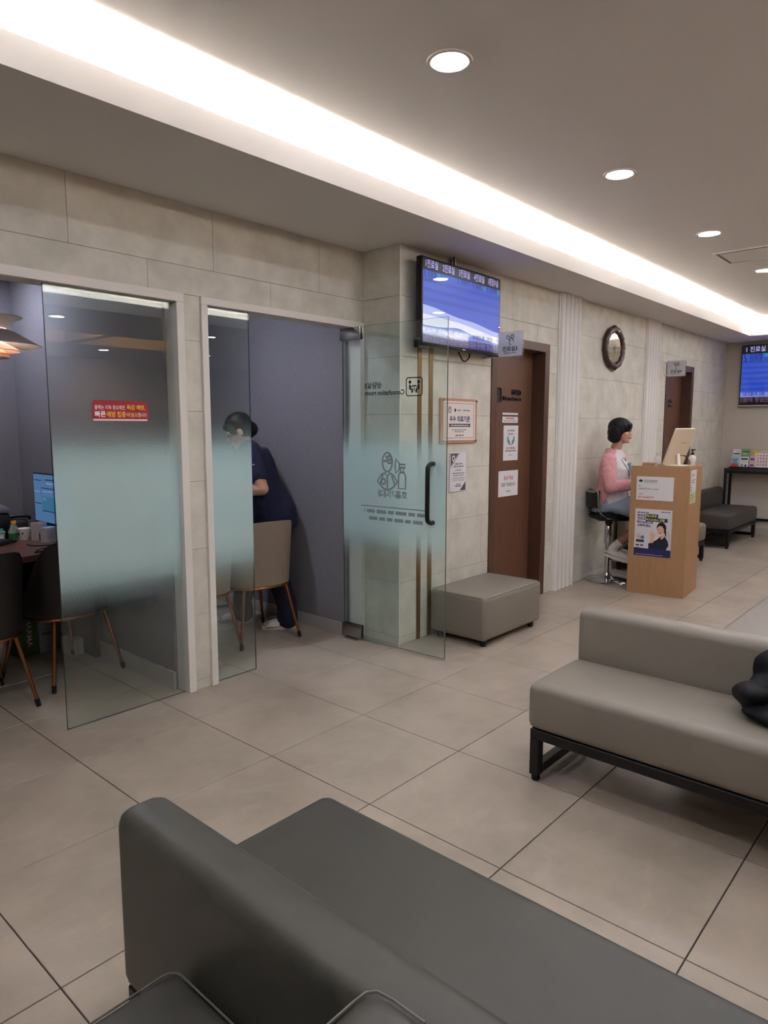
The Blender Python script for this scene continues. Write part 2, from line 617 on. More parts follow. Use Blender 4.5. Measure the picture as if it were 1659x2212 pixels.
ROWS = [0.0, 0.055, 0.431, 0.802, 1.177, 1.556, 1.930, 2.310, ZS]
TW = 0.785
def tile_wall(parent, o, r, u0, u1, offs, holes, depth=0.006, face=None):
    """tiles on a wall whose face origin is o and horizontal direction r (tiles stand proud along -n)"""
    o, r = Vector(o), Vector(r)
    nrm = r.cross(Z)
    for k in range(len(ROWS) - 1):
        z0, z1 = ROWS[k], ROWS[k + 1]
        s = offs + (TW / 2 if k % 2 else 0)
        n0 = math.floor((u0 - s) / TW)
        x = s + n0 * TW
        while x < u1:
            rc = (max(x, u0), z0, min(x + TW, u1), z1)
            if rc[2] - rc[0] > 0.01:
                parts = [rc]
                for h in holes:
                    parts = [q for p in parts for q in sub_rect(p, h)]
                parts = [p for p in parts if p[2] - p[0] > .006 and p[3] - p[1] > .006]
                if parts:
                    bm = bmesh.new()
                    g = 0.0011
                    for p in parts:
                        prism_bm(bm, rect(p[0] + g, p[1] + g, p[2] - g, p[3] - g), o, r, Z, depth)
                    finish('tile', bm, M_tile, parent)
            x += TW

# openings
O1 = (-1.75, 0.0, 0.812, 2.166)       # glazed opening one incl. its trim
O2 = (0.918, 0.0, 2.19, 2.166)        # glazed opening two incl. its trim
D3 = (3.262, 0.0, 4.160, 2.170)
D4 = (6.925, 0.0, 7.870, 2.215)

def wall_holes(name, x0, x1, z1, y0, y1, holes, material):
    bm = bmesh.new()
    for p in [(x0, 0, x1, z1)]:
        parts = [p]
        for h in holes:
            parts = [q for pp in parts for q in sub_rect(pp, h)]
        for q in parts:
            box(bm, (q[0], y0, q[1]), (q[2], y1, q[3]))
    return finish(name, bm, material)

wg = struct(wall_holes('wall_north_west', XW, XP, ZS, YG + .006, YG + .10, [O1, O2], M_grout), 'beige tiled wall with two glazed openings')
tile_wall(wg, (0, YG + .006, 0), X, XW, XP, 0.227 - TW * 0.5, [O1, O2])
wn = struct(wall_holes('wall_north', XP + .006, XE, ZS, YN + .006, YN + .16, [D3, D4], M_grout), 'beige tiled wall with two wooden doors')
tile_wall(wn, (0, YN + .006, 0), X, XP, XE, 3.165 - TW * 0.5 * 0, [D3, D4])
wp = struct(pbox('wall_pier', (XP + .006, YN + .16, 0), (XP + .12, YG + .1, ZS), M_grout), 'tiled pier beside the open glass door')
bm = bmesh.new(); box(bm, (XP + .006, YN + .006, 0), (XP + .02, YN + .16, ZS)); finish('pier_core', bm, M_grout, wp)
tile_wall(wp, (XP + .006, 0, 0), -Y, -(YG + .006), -YN, -.40, [])
pbox('corner_bead', (XP - .003, YN - .003, 0), (XP + .005, YN + .005, ZS), M_white, wp)

we = struct(pbox('wall_east', (XE, YS, 0), (XE + .1, YN + .16, ZS), M_dado), 'plain beige painted end wall')
struct(pbox('wall_south', (XW, YS - .1, 0), (XE, YS, ZC), M_dado))
struct(pbox('wall_west', (XW - .1, YS, 0), (XW, YG + .1, ZC), M_dado))
struct(pbox('baseboard_east', (XE - .012, YS, 0), (XE, YN, .09), M_base))
# consultation rooms
struct(pbox('wall_room_back', (XW, YB, 0), (XP + .1, YB + .1, 2.6), M_roomwall))
struct(pbox('wall_partition', (0.752, YG + .10, 0), (0.955, YB, 2.6), M_roomwall), 'grey papered partition between the consultation rooms')
struct(pbox('wall_room_side', (2.12, YG + .10, 0), (2.25, YB, 2.6), M_roomwall), 'grey papered side wall of the right consultation room')
struct(pbox('wall_room_west', (-2.1, YG + .10, 0), (-2.0, YB, 2.6), M_roomwall))
struct(pbox('baseboard_partition', (0.740, YG + .10, 0), (0.752, YB, .10), M_base))
struct(pbox('baseboard_room_side', (2.108, YG + .10, 0), (2.12, YB, .085), M_base))
struct(pbox('baseboard_partition_right', (0.955, YG + .10, 0), (0.967, YB, .085), M_base))
struct(pbox('ceiling_rooms', (-2.1, YG + .10, 2.55), (2.25, YB + .1, 2.62), M_ceil))

# ---- ceiling: tray with a light cove round it
YL, XL, YLS, XLW = -0.448, 8.56, -3.17, -4.1
struct(pbox('ceiling', (XW - .1, YS - .1, ZC), (XE + .1, YG + .1, ZC + .1), M_ceil), 'pale painted main ceiling')
def soffit(name, a, b, lips, backs):
    o = struct(pbox(name, a, b, M_ceil))
    for q in lips: pbox('fascia', q[0], q[1], M_ceil, o)
    for q in backs: pbox('cove_back', q[0], q[1], M_ceil, o)
ZT, ZLIP = ZS + .02, 2.737
soffit('ceiling_soffit_north', (XW, YL, ZS), (XE, YG + .1, ZT), [((XLW, YL, ZT), (XL, YL + .018, ZLIP))], [((XW, -.06, ZT), (XE, -.04, ZC))])
soffit('ceiling_soffit_east', (XL, YS, ZS), (XE, YL, ZT), [((XL, YLS, ZT), (XL + .018, YL + .018, ZLIP))], [((XE - .3, YS, ZT), (XE - .28, -.06, ZC))])
soffit('ceiling_soffit_south', (XW, YLS - .45, ZS), (XL, YLS, ZT), [((XLW, YLS - .018, ZT), (XL, YLS, ZLIP))], [((XW, YLS - .45, ZT), (XL, YLS - .43, ZC))])
# lower ceiling behind the viewer with two lit coffers
COFF = [(1.55, -6.05, 3.05, -4.95), (3.20, -6.05, 4.60, -4.95)]
bm = bmesh.new()
parts = [(XW, YS, XL, YLS - .45)]
for h in COFF: parts = [q for pp in parts for q in sub_rect(pp, h)]
for q in parts: box(bm, (q[0], q[1], ZS), (q[2], q[3], ZT))
lowc = struct(finish('ceiling_low', bm, M_ceil), 'lower ceiling with lit coffers behind the viewer')
for h in COFF:
    bm = bmesh.new()
    for a, b in (((h[0] - .02, h[1] - .02), (h[0], h[3] + .02)), ((h[2], h[1] - .02), (h[2] + .02, h[3] + .02)), ((h[0], h[1] - .02), (h[2], h[1])), ((h[0], h[3]), (h[2], h[3] + .02))):
        box(bm, (a[0], a[1], ZT), (b[0], b[1], ZC))
    finish('coffer_side', bm, M_ceil, lowc)
soffit('ceiling_soffit_west', (XW, YLS, ZS), (XLW, YL, ZT), [((XLW - .018, YLS, ZT), (XLW, YL, ZLIP))], [])
M_led = emis('cove_led', (252, 247, 243), L_COVE, True)
M_ledw = emis('coffer_led', (255, 178, 104), L_COVE * .9, True)
def led(a, b, label):
    tag(pbox('cove_light_strip', a, b, M_led), label, 'light strip', 'cove lighting round the ceiling tray')
led((XLW, -.325, ZT + .002), (XL, -.30, ZT + .016), 'warm LED strip hidden in the cove above the tiled wall')
led((XL + .125, YLS, ZT + .002), (XL + .15, -.35, ZT + .016), 'warm LED strip hidden in the cove above the far end wall')
led((XLW, YLS - .15, ZT + .002), (XL, YLS - .125, ZT + .016), 'warm LED strip hidden in the cove behind the camera')
for h_, lb_ in zip(COFF, ('orange LED strip in the coffer behind the viewer, nearer the front', 'orange LED strip in the coffer behind the viewer, farther back')):
    tag(pbox('coffer_light_strip', (h_[0] + .01, h_[3] - .03, ZT + .06), (h_[2] - .01, h_[3] - .004, ZT + .075), M_ledw), lb_, 'light strip', 'coffer lighting behind the viewer')

# ---- downlights
M_down = emis('downlight_diffuser', (234, 240, 255), L_DOWN, True)
def downlight(x, y, z, label, diff=M_down, r=0.068):
    t = thing('ceiling_downlight', label, 'ceiling light', (x, y, z), 0, 'recessed round ceiling downlights')
    lathe('trim_ring', [(r + .020, 0), (r + .018, -.006), (r + .006, -.007), (r, -.003), (r, 0)], M_ceil, t, n=40, close=True)
    patch('diffuser', ellipse(r, r, 0, 0, 24), (0, 0, -.002), X, -Y, diff, t, .001)
    return t
near = {0: 'nearest and largest round downlight in the ceiling', 1: 'second round downlight from the front in the ceiling row',
        2: 'third round downlight beside the square ceiling panel', 3: 'round downlight at the right edge beyond the ceiling panel'}
hid = {4: 'fifth downlight of the row along the cove, beyond the right picture edge', 5: 'downlight of the row along the cove above the glazed wall, out of the picture',
       6: 'last downlight of the row along the cove at the near end, out of the picture'}
xs_ = (0.99, 2.56, 4.12, 5.68, 7.25, -0.58, -2.15)
for k, x in enumerate(xs_):
    downlight(x, -1.262, ZC, near[k] if k < 4 else hid[k])
for k, x in enumerate(xs_[:6]):
    downlight(x, -2.36, ZC, 'downlight of the second tray row above the benches, mirrored in the wall screen' if k == 3 else 'round downlight of the second tray row above the benches')
for k, (x, y) in enumerate(((2.0, -3.85), (4.05, -4.08), (5.35, -6.1), (3.85, -6.55))):
    downlight(x, y, ZS, 'round downlight in the lower ceiling behind the viewer')
M_downroom = emis('room_downlight_diffuser', (228, 234, 255), L_ROOM, True)
downlight(1.18, 1.05, 2.55, 'added round downlight, out of view, lighting the right consultation room', M_downroom)  # added out of view, stands in for this room's own lamp
downlight(0.30, 1.95, 2.55, 'round downlight over the printer in the left consultation room', M_downroom, 0.06)
# square panel in the ceiling
v = thing('ceiling_access_panel', 'square flush panel with shadow gap in the ceiling beside the downlights', 'ceiling panel', (4.74, -1.70, ZC))
bm = bmesh.new()
ring_bm(bm, rect(0, 0, .45, .60), rect(.018, .018, .432, .582), (0, .60, -.001), X, -Y, .010)
finish('frame', bm, M_ceil, v)
pbox('shadow_gap', (.018, .018, -.004), (.432, .582, -.001), M_inkgrey, v)
pbox('panel', (.055, .035, -.009), (.415, .565, -.004), M_ceil, v, .002, 1)

# ---- trims of the glazed openings
def opening_trim(name, x0, x1, ztop, wd, label, left=True, right=True):
    o = struct(pbox(name, (x0, YG - .016, ztop - wd), (x1, YG + .115, ztop), M_white, None, .002, 1), label)
    if left: pbox('jamb', (x0, YG - .016, 0), (x0 + wd, YG + .115, ztop - wd), M_white, o, .002, 1)
    if right: pbox('jamb', (x1 - wd, YG - .016, 0), (x1, YG + .115, ztop - wd), M_white, o, .002, 1)
    return o
opening_trim('trim_1', -1.75, 0.812, 2.166, .045, 'white painted trim round the left glazed opening')
opening_trim('trim_2', 0.918, 2.19, 2.166, .040, 'white painted trim round the right glazed opening')

# ---- glass
M_film1 = film_mat('frosted_film', 0.50, 0.86, 1.20, 1.56)
def glass_panel(name, x0, x1, z0, z1, y, label):
    bm = bmesh.new()
    fs = box(bm, (x0, y, z0), (x1, y + .010, z1))
    for f in fs:
        if abs(f.normal.y) < .5: f.material_index = 1
    bm.normal_update()
    for f in bm.faces:
        f.material_index = 0 if abs(f.normal.y) > .5 else 1
    o = bpy.data.objects.new(name, None); COL.objects.link(o); struct(o, label)
    p = finish('pane', bm, [M_glass, M_glassedge], o)
    patch('frosted_film', rect(x0 + .002, .46, x1 - .002, 1.58), (0, y, 0), X, Z, M_film1, o, .0012)
    return o
glass_panel('window_1', 0.108, 0.775, 0.002, 2.124, 0.352, 'left glass panel with frosted band and red sticker')
glass_panel('window_2', 0.950, 1.258, 0.002, 2.126, 0.352, 'narrow fixed glass panel with frosted band')

# ---- open glass door with patch fittings, seen from its inner side
HD, TD = Vector((2.090, 0.420, 0)), Vector((2.141, -0.420, 0))
dl = (TD - HD).length
drz = math.atan2((TD - HD).y, (TD - HD).x)
d1 = bpy.data.objects.new('door_1', None); COL.objects.link(d1)
d1.location = HD; d1.rotation_euler = (0, 0, drz)
struct(d1, 'frameless glass door standing open with frosted band and black handle')
bm = bmesh.new()
box(bm, (0, -.005, .012), (dl, .005, 2.128))
bm.normal_update()
for f in bm.faces: f.material_index = 0 if abs(f.normal.y) > .5 else 1
finish('pane', bm, [M_glass, M_glassedge], d1)
# local +y of the door looks to the tiled wall (east); -y is the side turned to the room
M_film2 = film_mat('frosted_film_door', 0.54, 0.86, 1.20, 1.54)
patch('frosted_film', rect(.003, .50, dl - .003, 1.56), (0, -.005, 0), X, Z, M_film2, d1, .0012)
for z0, z1 in ((.012, .108), (2.045, 2.128)):
    pbox('patch_fitting', (-.012, -.018, z0), (.165, -.006, z1), M_steel, d1, .005, 2)
    pbox('patch_fitting', (-.012, .006, z0), (.165, .018, z1), M_steel, d1, .005, 2)
pbox('floor_pivot', (.02, -.03, 0), (.13, .03, .011), M_steel, d1, .003, 1)
hx = 0.748
hp = curve_pts([(hx, -.006, 1.247), (hx, -.035, 1.246), (hx, -.062, 1.232), (hx, -.070, 1.20), (hx, -.070, 1.06), (hx, -.070, .925), (hx, -.062, .893), (hx, -.035, .879), (hx, -.006, .878)], 5)
tube('handle', hp, .0145, M_plblack, d1, 12)
tube('handle', [(hx, .006, 1.247), (hx, .06, 1.24), (hx, .07, 1.20), (hx, .07, .925), (hx, .06, .885), (hx, .006, .878)], .0145, M_plblack, d1, 12)
# print on the outer face (reads from the other side, so it shows mirrored from here); reader's right is -x here
def dq(yw): return (0.420 - yw) / (0.840) * dl         # world y -> position along the door
o_ = (0, .0055, 0)
pr, pu = -X, Z
text(d1, '상담실3', (dq(.232), .0055, 1.722), pr, pu, .042, M_ink, 'R', bold=.028)
text(d1, 'Consultation room', (dq(.232), .0055, 1.678), pr, pu, .033, M_ink, 'R', bold=.028, maxw=.325)
ic = thing  # alias kept for readability
bm = bmesh.new()
io = (dq(-.232), .0055, 1.665)
ring_bm(bm, rrect(.128, .118, .018, 5), rrect(.116, .106, .014, 5, .006, .006), io, pr, pu, .0006)
def disc2(bm, x, y, r, n=16): 
    o0 = Vector(io)
    bm.faces.new([bm.verts.new(o0 + pr * (x + r * math.cos(2 * PI * i / n)) + pu * (y + r * math.sin(2 * PI * i / n)) + pr.cross(pu) * .0006) for i in range(n)])
disc2(bm, .031, .088, .0105); disc2(bm, .097, .088, .0105)
for sgn, cx in ((1, .031), (-1, .097)):
    stroke_bm(bm, [(cx, .072), (cx, .046), (cx + sgn * .017, .044), (cx + sgn * .017, .022)], .014, io, pr, pu, .0006)
    stroke_bm(bm, [(cx, .066), (cx + sgn * .012, .055), (cx + sgn * .024, .062)], .006, io, pr, pu, .0007)
stroke_bm(bm, [(.046, .066), (.082, .066)], .006, io, pr, pu, .0008)
stroke_bm(bm, [(.064, .066), (.064, .030)], .006, io, pr, pu, .0006)
finish('pictogram', bm, M_ink, d1)
M_print = mat('film_print', (134, 148, 151), 0.8)
# large pictogram on the film; the film's haze is put into its grey
go = (dq(-.17), -.0076, .80)
S = .0125
def arc(cx, cy, rx, ry, a0, a1, n=18): return [(cx + rx * math.cos(math.radians(a0 + (a1 - a0) * i / n)), cy + ry * math.sin(math.radians(a0 + (a1 - a0) * i / n))) for i in range(n + 1)]
dc = .205       # doctor centre, measured from go towards the reader's right
ln = [['c'] + ellipse(.040, .062, dc, .445, 26),
      ['c'] + ellipse(.021, .024, dc - .018, .462, 18), ['c'] + ellipse(.005, .006, dc - .018, .462, 10),
      [(dc - .002, .456), (dc + .036, .450)], [(dc - .03, .49), (dc + .015, .478)],
      [(dc - .02, .375), (dc - .05, .362), (dc - .082, .318), (dc - .05, .285)] + arc(dc, .31, .056, .045, 215, 325)[1:] + [(dc + .082, .318), (dc + .05, .362), (dc + .02, .375), (dc, .352), (dc - .02, .375)],
      [(dc, .352), (dc, .27)], [(dc - .036, .36), (dc - .062, .30)], [(dc + .036, .36), (dc + .06, .30)],
      ['c'] + ellipse(.016, .018, dc + .032, .318, 16)]
stroke('pictogram', ln, .0125, go, pr, pu, .0006, M_print, d1)
sx_ = .085
ln = [['c', (sx_ - .028, .278), (sx_ + .028, .278), (sx_ + .028, .36), (sx_ + .016, .382), (sx_ - .016, .382), (sx_ - .028, .36)],
      ['c', (sx_ - .012, .385), (sx_ + .012, .385), (sx_ + .012, .412), (sx_ - .012, .412)],
      ['c', (sx_ - .024, .414), (sx_ + .02, .414), (sx_ + .02, .434), (sx_ - .024, .434)],
      ['c', (sx_ + .022, .40), (sx_ + .05, .375), (sx_ + .056, .42), (sx_ + .05, .468), (sx_ + .022, .44)]]
stroke('pictogram', ln, .0125, go, pr, pu, .0006, M_print, d1)
text(d1, '호흡기내과', (go[0] - .165, -.0076, 1.012), pr, pu, .052, M_print, 'C', bold=.03)
patch('rule', rect(-.02, 0, .53, .007), (dq(-.27), -.0076, .945), pr, pu, M_print, d1)
lines_print(d1, [(0, .50, .06, .022), (.02, .46, .012, .022)], (dq(-.27), -.0076, .845), pr, pu, M_print)

# ---- wooden doors in the tiled wall
def wood_door(name, rc, label, ydoor=.115, handle=True):
    x0, _, x1, zt = rc
    o = struct(pbox(name, (x0 + .08, YN + ydoor, .006), (x1 - .078, YN + ydoor + .04, zt - .07), M_walnut), label)
    pbox('frame', (x0, YN - .010, 0), (x0 + .078, YN + .16, zt), M_walnutd, o, .003, 1)
    pbox('frame', (x1 - .078, YN - .010, 0), (x1, YN + .16, zt), M_walnutd, o, .003, 1)
    pbox('frame', (x0 + .078, YN - .010, zt - .070), (x1 - .078, YN + .16, zt), M_walnutd, o, .003, 1)
    pbox('door_back', (x0 - .05, YN + .17, 0), (x1 + .05, YN + .19, zt + .05), M_plblack, o)
    return o
d3 = wood_door('door_2', D3, 'dark wood sliding door with recessed pull under the wall screen')
d4 = wood_door('door_3', D4, 'dark wood sliding door behind the reception lectern')
M_pull = mat('pull_grey', (120, 128, 146), 0.3, 0.6)
yd = YN + .115
pbox('pull_recess', (3.385, yd - .006, .30), (3.435, yd, 1.965), M_plblack, d3, .002, 1)
pbox('pull_bar', (3.385, yd - .022, .32), (3.412, yd - .004, 1.945), M_pull, d3, .003, 1)
for z in (1.47, 1.40, 1.19, .74):
    pbox('screw', (3.390, yd - .026, z), (3.406, yd - .021, z + .018), M_plblack, d3)
def door_sign(o, x, z, k, num):
    fo = (x, yd, z)
    bm = bmesh.new()
    ring_bm(bm, rrect(.115, .118, .02), rrect(.099, .102, .014, 5, .008, .008), fo, X, Z, .010)
    finish('pictogram', bm, M_plblack, o)
    stroke('pictogram', [[(.035, .085), (.03, .098), (.045, .10), (.058, .078), (.07, .098), (.088, .095), (.082, .07), (.062, .066)],
                         [(.075, .066), (.086, .052), (.078, .03), (.06, .018)], [(.058, .078), (.045, .05), (.05, .024)]], .0125, fo, X, Z, .008, M_plblack, o)
    text(o, '진료실' + num, (x + .42, yd, z + .066), X, Z, .044, M_plblack, 'R', ext=.010, bold=.03)
    text(o, 'Diagnosis room', (x + .42, yd, z + .010), X, Z, .042, M_plblack, 'R', ext=.010, bold=.03, maxw=.285)
door_sign(d3, 3.475, 1.672, 1, '3')
door_sign(d4, 7.05, 1.70, 1, '4')

# ---- fluted white columns
def column(name, x0, x1, label):
    o = struct(pbox(name, (x0, YN - .012, 0), (x1, YN + .006, ZS), M_rib), label)
    n = 5
    p = (x1 - x0) / n
    for k in range(n):
        bm = bmesh.new()
        c = x0 + p * (k + .5)
        hw = p * .34
        prof = [(-hw, 0), (-hw, .012), (-hw * .62, .026), (0, .032), (hw * .62, .026), (hw, .012), (hw, 0)]
        prism_bm(bm, prof, (c, YN - .011, 0), X, -Y, -ZS)
        finish('rib', bm, M_rib, o, 40)
    return o
column('trim_3', 4.305, 4.690, 'white fluted column beside the wooden door')
column('trim_4', 6.270, 6.640, 'white fluted column behind the seated person')
# bronze strips
for k, (x0, x1, lb) in enumerate(((2.372, 2.412, 'bronze metal strip on the wall nearer the pier corner'), (2.493, 2.535, 'bronze metal strip on the wall nearer the certificates'))):
    o = struct(pbox('trim_%d' % (5 + k), (x0, YN - .006, 0.0), (x1, YN + .001, 2.52), M_gold, None, .001, 1), lb)
# ================================================================== FURNITURE
M_seam = mat('seam_piping', (110, 104, 96), 0.5)
def bench(name, label, loc, rz, length, mleather, back=True, depth=0.44, zt=0.425, foot=True, backt=0.13, backh=0.65, group=None, backlen=None, piping=False, zs=.225, backz=None):
    """local: x along the length (0..length), y from the front edge (0) to the back; faces -y"""
    t = thing(name, label, 'bench' if back else 'ottoman', loc, rz, group)
    cushion('seat', (0, 0, zs), (length, depth + (0 if back else 0), zt), mleather, t, .038)
    if back:
        cushion('backrest', (0, depth, backz if backz else zs), (backlen or length, depth + backt, backh), mleather, t, .040)
    fz = zs
    lw = .042
    D = depth + (backt if back else 0)
    pbox('frame_rail', (.015, .012, fz - .042), (length - .015, .012 + lw, fz), M_black, t, .003, 1)
    pbox('frame_rail', (.015, D - .012 - lw, fz - .042), (length - .015, D - .012, fz), M_black, t, .003, 1)
    ends = [.015, length - .015 - lw]
    for x in ends:
        pbox('frame_rail', (x, .012 + lw, fz - .042), (x + lw, D - .012 - lw, fz), M_black, t, .003, 1)
        pbox('floor_rail', (x, .012 + lw, .028), (x + lw, D - .012 - lw, .066), M_black, t, .003, 1)
        for y in (.012, D - .012 - lw):
            lg = pbox('leg', (x, y, .026), (x + lw, y + lw, fz - .042), M_black, t, .003, 1)
            lathe('foot', [(0, 0), (.016, 0), (.018, .004), (.018, .02), (.013, .026), (0, .026)], M_black, lg, 14, (x + lw / 2, y + lw / 2, 0))
    if piping:
        r_ = .034
        def corner(x, y, a0, dz=zt - .010): return [(x + (r_ - .007) * math.cos(math.radians(a0 + q)), y + (r_ - .007) * math.sin(math.radians(a0 + q)), dz) for q in range(0, 91, 15)]
        pts = [(.007, depth - .01, zt - .010)] + corner(r_, r_, 180) + corner(length - r_, r_, 270) + [(length - .007, depth - .01, zt - .010)]
        tube('piping', pts, .0022, M_seam, t, 6)
    return t

# mid bench: long axis along -y, seat front faces west (-x): local x -> -y ... rz = -90deg gives x->-y, y->+x
b_mid = bench('waiting_bench', 'taupe leather bench with black steel frame and a black jacket lying on it', (1.175, -1.555, 0), -PI / 2, 2.3, M_taupe)
# front bench: faces east (+x): rz=+90: x->+y, y->-x ; start at far south end
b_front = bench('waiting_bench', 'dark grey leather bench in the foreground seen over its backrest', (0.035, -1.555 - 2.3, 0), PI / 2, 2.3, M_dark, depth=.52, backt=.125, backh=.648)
# nearest bench, faces north (+y): rz=180: x->-x, y->-y
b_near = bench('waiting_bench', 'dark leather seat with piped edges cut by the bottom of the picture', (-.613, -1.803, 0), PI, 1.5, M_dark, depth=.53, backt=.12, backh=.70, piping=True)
tube('piping', [(.006, .63, .690), (.006, .575, .690), (.010, .548, .690), (.022, .538, .690), (.045, .536, .690), (1.46, .536, .690)], .0022, M_seam, b_near, 6)
# bench back to back behind the mid bench, long axis along x, seat edge at y=-1.91
b_right = bench('waiting_bench', 'pale taupe bench seat behind the middle bench backrest at the right edge', (3.95, -1.91, 0), PI, 1.95, M_taupe, depth=.52, backt=.12)
# benches along the tiled wall near the far end
b_far = bench('waiting_bench', 'dark grey bench in the far corner in front of the black table', (7.665, -.585, 0), 0, 1.26, M_dkbench, depth=.44, backt=.12, backh=.66)
b_far2 = bench('waiting_bench', 'grey bench half hidden behind the wooden lectern', (5.62, -.592, 0), 0, 1.13, M_taupe, depth=.44, backt=.12, backh=.66)
# ottoman
t = thing('ottoman', 'low taupe leather ottoman with stubby black feet against the tiled wall', 'ottoman', (2.495, -.485, 0))
cushion('body', (0, 0, .045), (.755, .465, .345), M_taupe, t, .030)
for x in (.05, .68):
    for y in (.04, .40):
        lathe('foot', [(0, 0), (.020, 0), (.024, .046), (0, .046)], M_black, t, 14, (x + .012, y + .012, 0))
for a, b in (((.03, .004, .341), (.725, .004, .341)), ((.004, .03, .341), (.004, .435, .341)), ((.03, .461, .341), (.725, .461, .341)), ((.751, .03, .341), (.751, .435, .341))):
    tube('seam', [a, b], .002, M_seam, t, 6)

# ---- consultation chairs
def make_chair(label, loc, rz, leather):
    """faces +y, back at -y"""
    t = thing('consultation_chair', label, 'chair', loc, rz, 'upholstered chairs with rose gold legs')
    zt = .845
    # back shell
    bm = bmesh.new()
    nu, nv, th = 28, 10, .034
    grid = [[], []]
    for s in (0, 1):
        for i in range(nu + 1):
            u = -1 + 2 * i / nu
            ang = math.radians(-90 + u * 90)
            top = zt - .02 * u * u - .36 * (max(0, abs(u) - .52) / .48) ** 1.4 - .02 * min(1, max(0, (abs(u) - .34) / .22)) ** 2
            col = []
            for j in range(nv + 1):
                v_ = j / nv
                z = .405 + (top - .405) * v_
                # rounding of the upper outer corners and lower edge
                fl = 1 + .10 * v_ * (1 if abs(u) < .7 else .6)
                rx = (.232 + (0 if s == 0 else -th)) * fl
                ry = (.235 + (0 if s == 0 else -th)) * fl
                c, sn = math.cos(ang), math.sin(ang)
                # squarish plan
                p = 2.7
                d = (abs(c) ** p + abs(sn) ** p) ** (-1 / p)
                col.append(bm.verts.new((rx * c * d, ry * sn * d, z - (0.004 if s else 0))))
            grid[s].append(col)
    for i in range(nu):
        for j in range(nv):
            bm.faces.new((grid[0][i][j], grid[0][i + 1][j], grid[0][i + 1][j + 1], grid[0][i][j + 1]))
            bm.faces.new((grid[1][i][j], grid[1][i][j + 1], grid[1][i + 1][j + 1], grid[1][i + 1][j]))
        bm.faces.new((grid[0][i][nv], grid[0][i + 1][nv], grid[1][i + 1][nv], grid[1][i][nv]))
        bm.faces.new((grid[0][i][0], grid[1][i][0], grid[1][i + 1][0], grid[0][i + 1][0]))
    for i in (0, nu):
        for j in range(nv):
            bm.faces.new((grid[0][i][j], grid[0][i][j + 1], grid[1][i][j + 1], grid[1][i][j]))
    bmesh.ops.bevel(bm, geom=[e for e in bm.edges if len(e.link_faces) == 2 and e.calc_face_angle(0) > 1.0], offset=.010, segments=3, affect='EDGES')
    finish('backrest', bm, leather, t, 50)
    # seat cushion
    bm = bmesh.new()
    n = 32
    rings = []
    for rr, z in ((.80, .395), (.95, .40), (1.0, .42), (1.0, .455), (.95, .478), (.82, .488), (.4, .492)):
        ring = []
        for k in range(n):
            a = 2 * PI * k / n
            c, s_ = math.cos(a), math.sin(a)
            d = (abs(c) ** 3.2 + abs(s_) ** 3.2) ** (-1 / 3.2)
            ring.append(bm.verts.new((.212 * rr * c * d, .03 + .225 * rr * s_ * d, z)))
        rings.append(ring)
    for a, b in zip(rings, rings[1:]):
        for k in range(n):
            bm.faces.new((a[k], a[(k + 1) % n], b[(k + 1) % n], b[k]))
    bm.faces.new(rings[0][::-1]); bm.faces.new(rings[-1])
    finish('seat', bm, leather, t, 60)
    # metal ring under the shell
    pts = []
    for k in range(40):
        a = 2 * PI * k / 40
        c, s_ = math.cos(a), math.sin(a)
        d = (abs(c) ** 2.7 + abs(s_) ** 2.7) ** (-1 / 2.7)
        pts.append((.226 * c * d, .010 + .236 * s_ * d, .394))
    tube('seat_ring', pts, .0105, M_rose, t, 8, True)
    for sx in (-1, 1):
        for sy in (-1, 1):
            a = Vector((sx * .165, .01 + sy * .17, .394)); b = Vector((sx * .232, .01 + sy * .232, .030))
            lg = tube('leg', [a, b], [.0125, .0095], M_rose, t, 10)
            e = b + (b - a).normalized() * .030
            tube('leg_cap', [b + (a - b).normalized() * .012, e], [.0135, .0115], M_plblack, lg, 10)
    return t
c1 = make_chair('taupe chair with rose gold legs in front of the bending person', (1.664, .905, 0), -.10, M_chair)
def chair_copy(src, label, loc, rz, leather=None):
    c = copy_tree(src)
    c.location = loc; c.rotation_euler = (0, 0, rz)
    c['label'] = label
    return c
chair_copy(c1, 'taupe chair with rose gold legs partly hidden by the white door trim', (1.190, .945, 0), .03)
c2 = make_chair('dark brown chair with rose gold legs half behind the frosted left glass', (.446, 1.152, 0), .22, M_chairdk)
chair_copy(c2, 'dark brown chair with rose gold legs cut by the left picture edge', (-.105, .985, 0), .02)

# ---- desks
t = thing('office_desk', 'dark wooden office desk with monitor in the left consultation room', 'desk', (0, 0, 0))
prism('desk_top', [(-1.2, .98), (.10, 1.112), (.49, 1.195), (.735, 1.245), (.735, 2.30), (-1.2, 2.30)], (0, 0, .705), X, Y, .036, M_desk, t)
pbox('end_panel', (.700, 1.29, 0), (.733, 1.80, .705), M_plblack, t)
pbox('end_panel', (-1.15, 1.1, 0), (-1.12, 2.2, .705), M_desk, t)
pbox('modesty_panel', (-1.12, 2.10, .10), (.70, 2.12, .705), M_plblack, t)
t = thing('office_desk', 'dark wooden desk in the right consultation room behind the frosted glass', 'desk', (0, 0, 0))
pbox('desk_top', (.97, 1.42, .705), (1.62, 2.35, .741), M_desk, t, .003, 1)
pbox('end_panel', (1.00, 1.46, 0), (1.60, 1.49, .705), M_plblack, t)
pbox('end_panel', (1.00, 2.28, 0), (1.60, 2.31, .705), M_plblack, t)

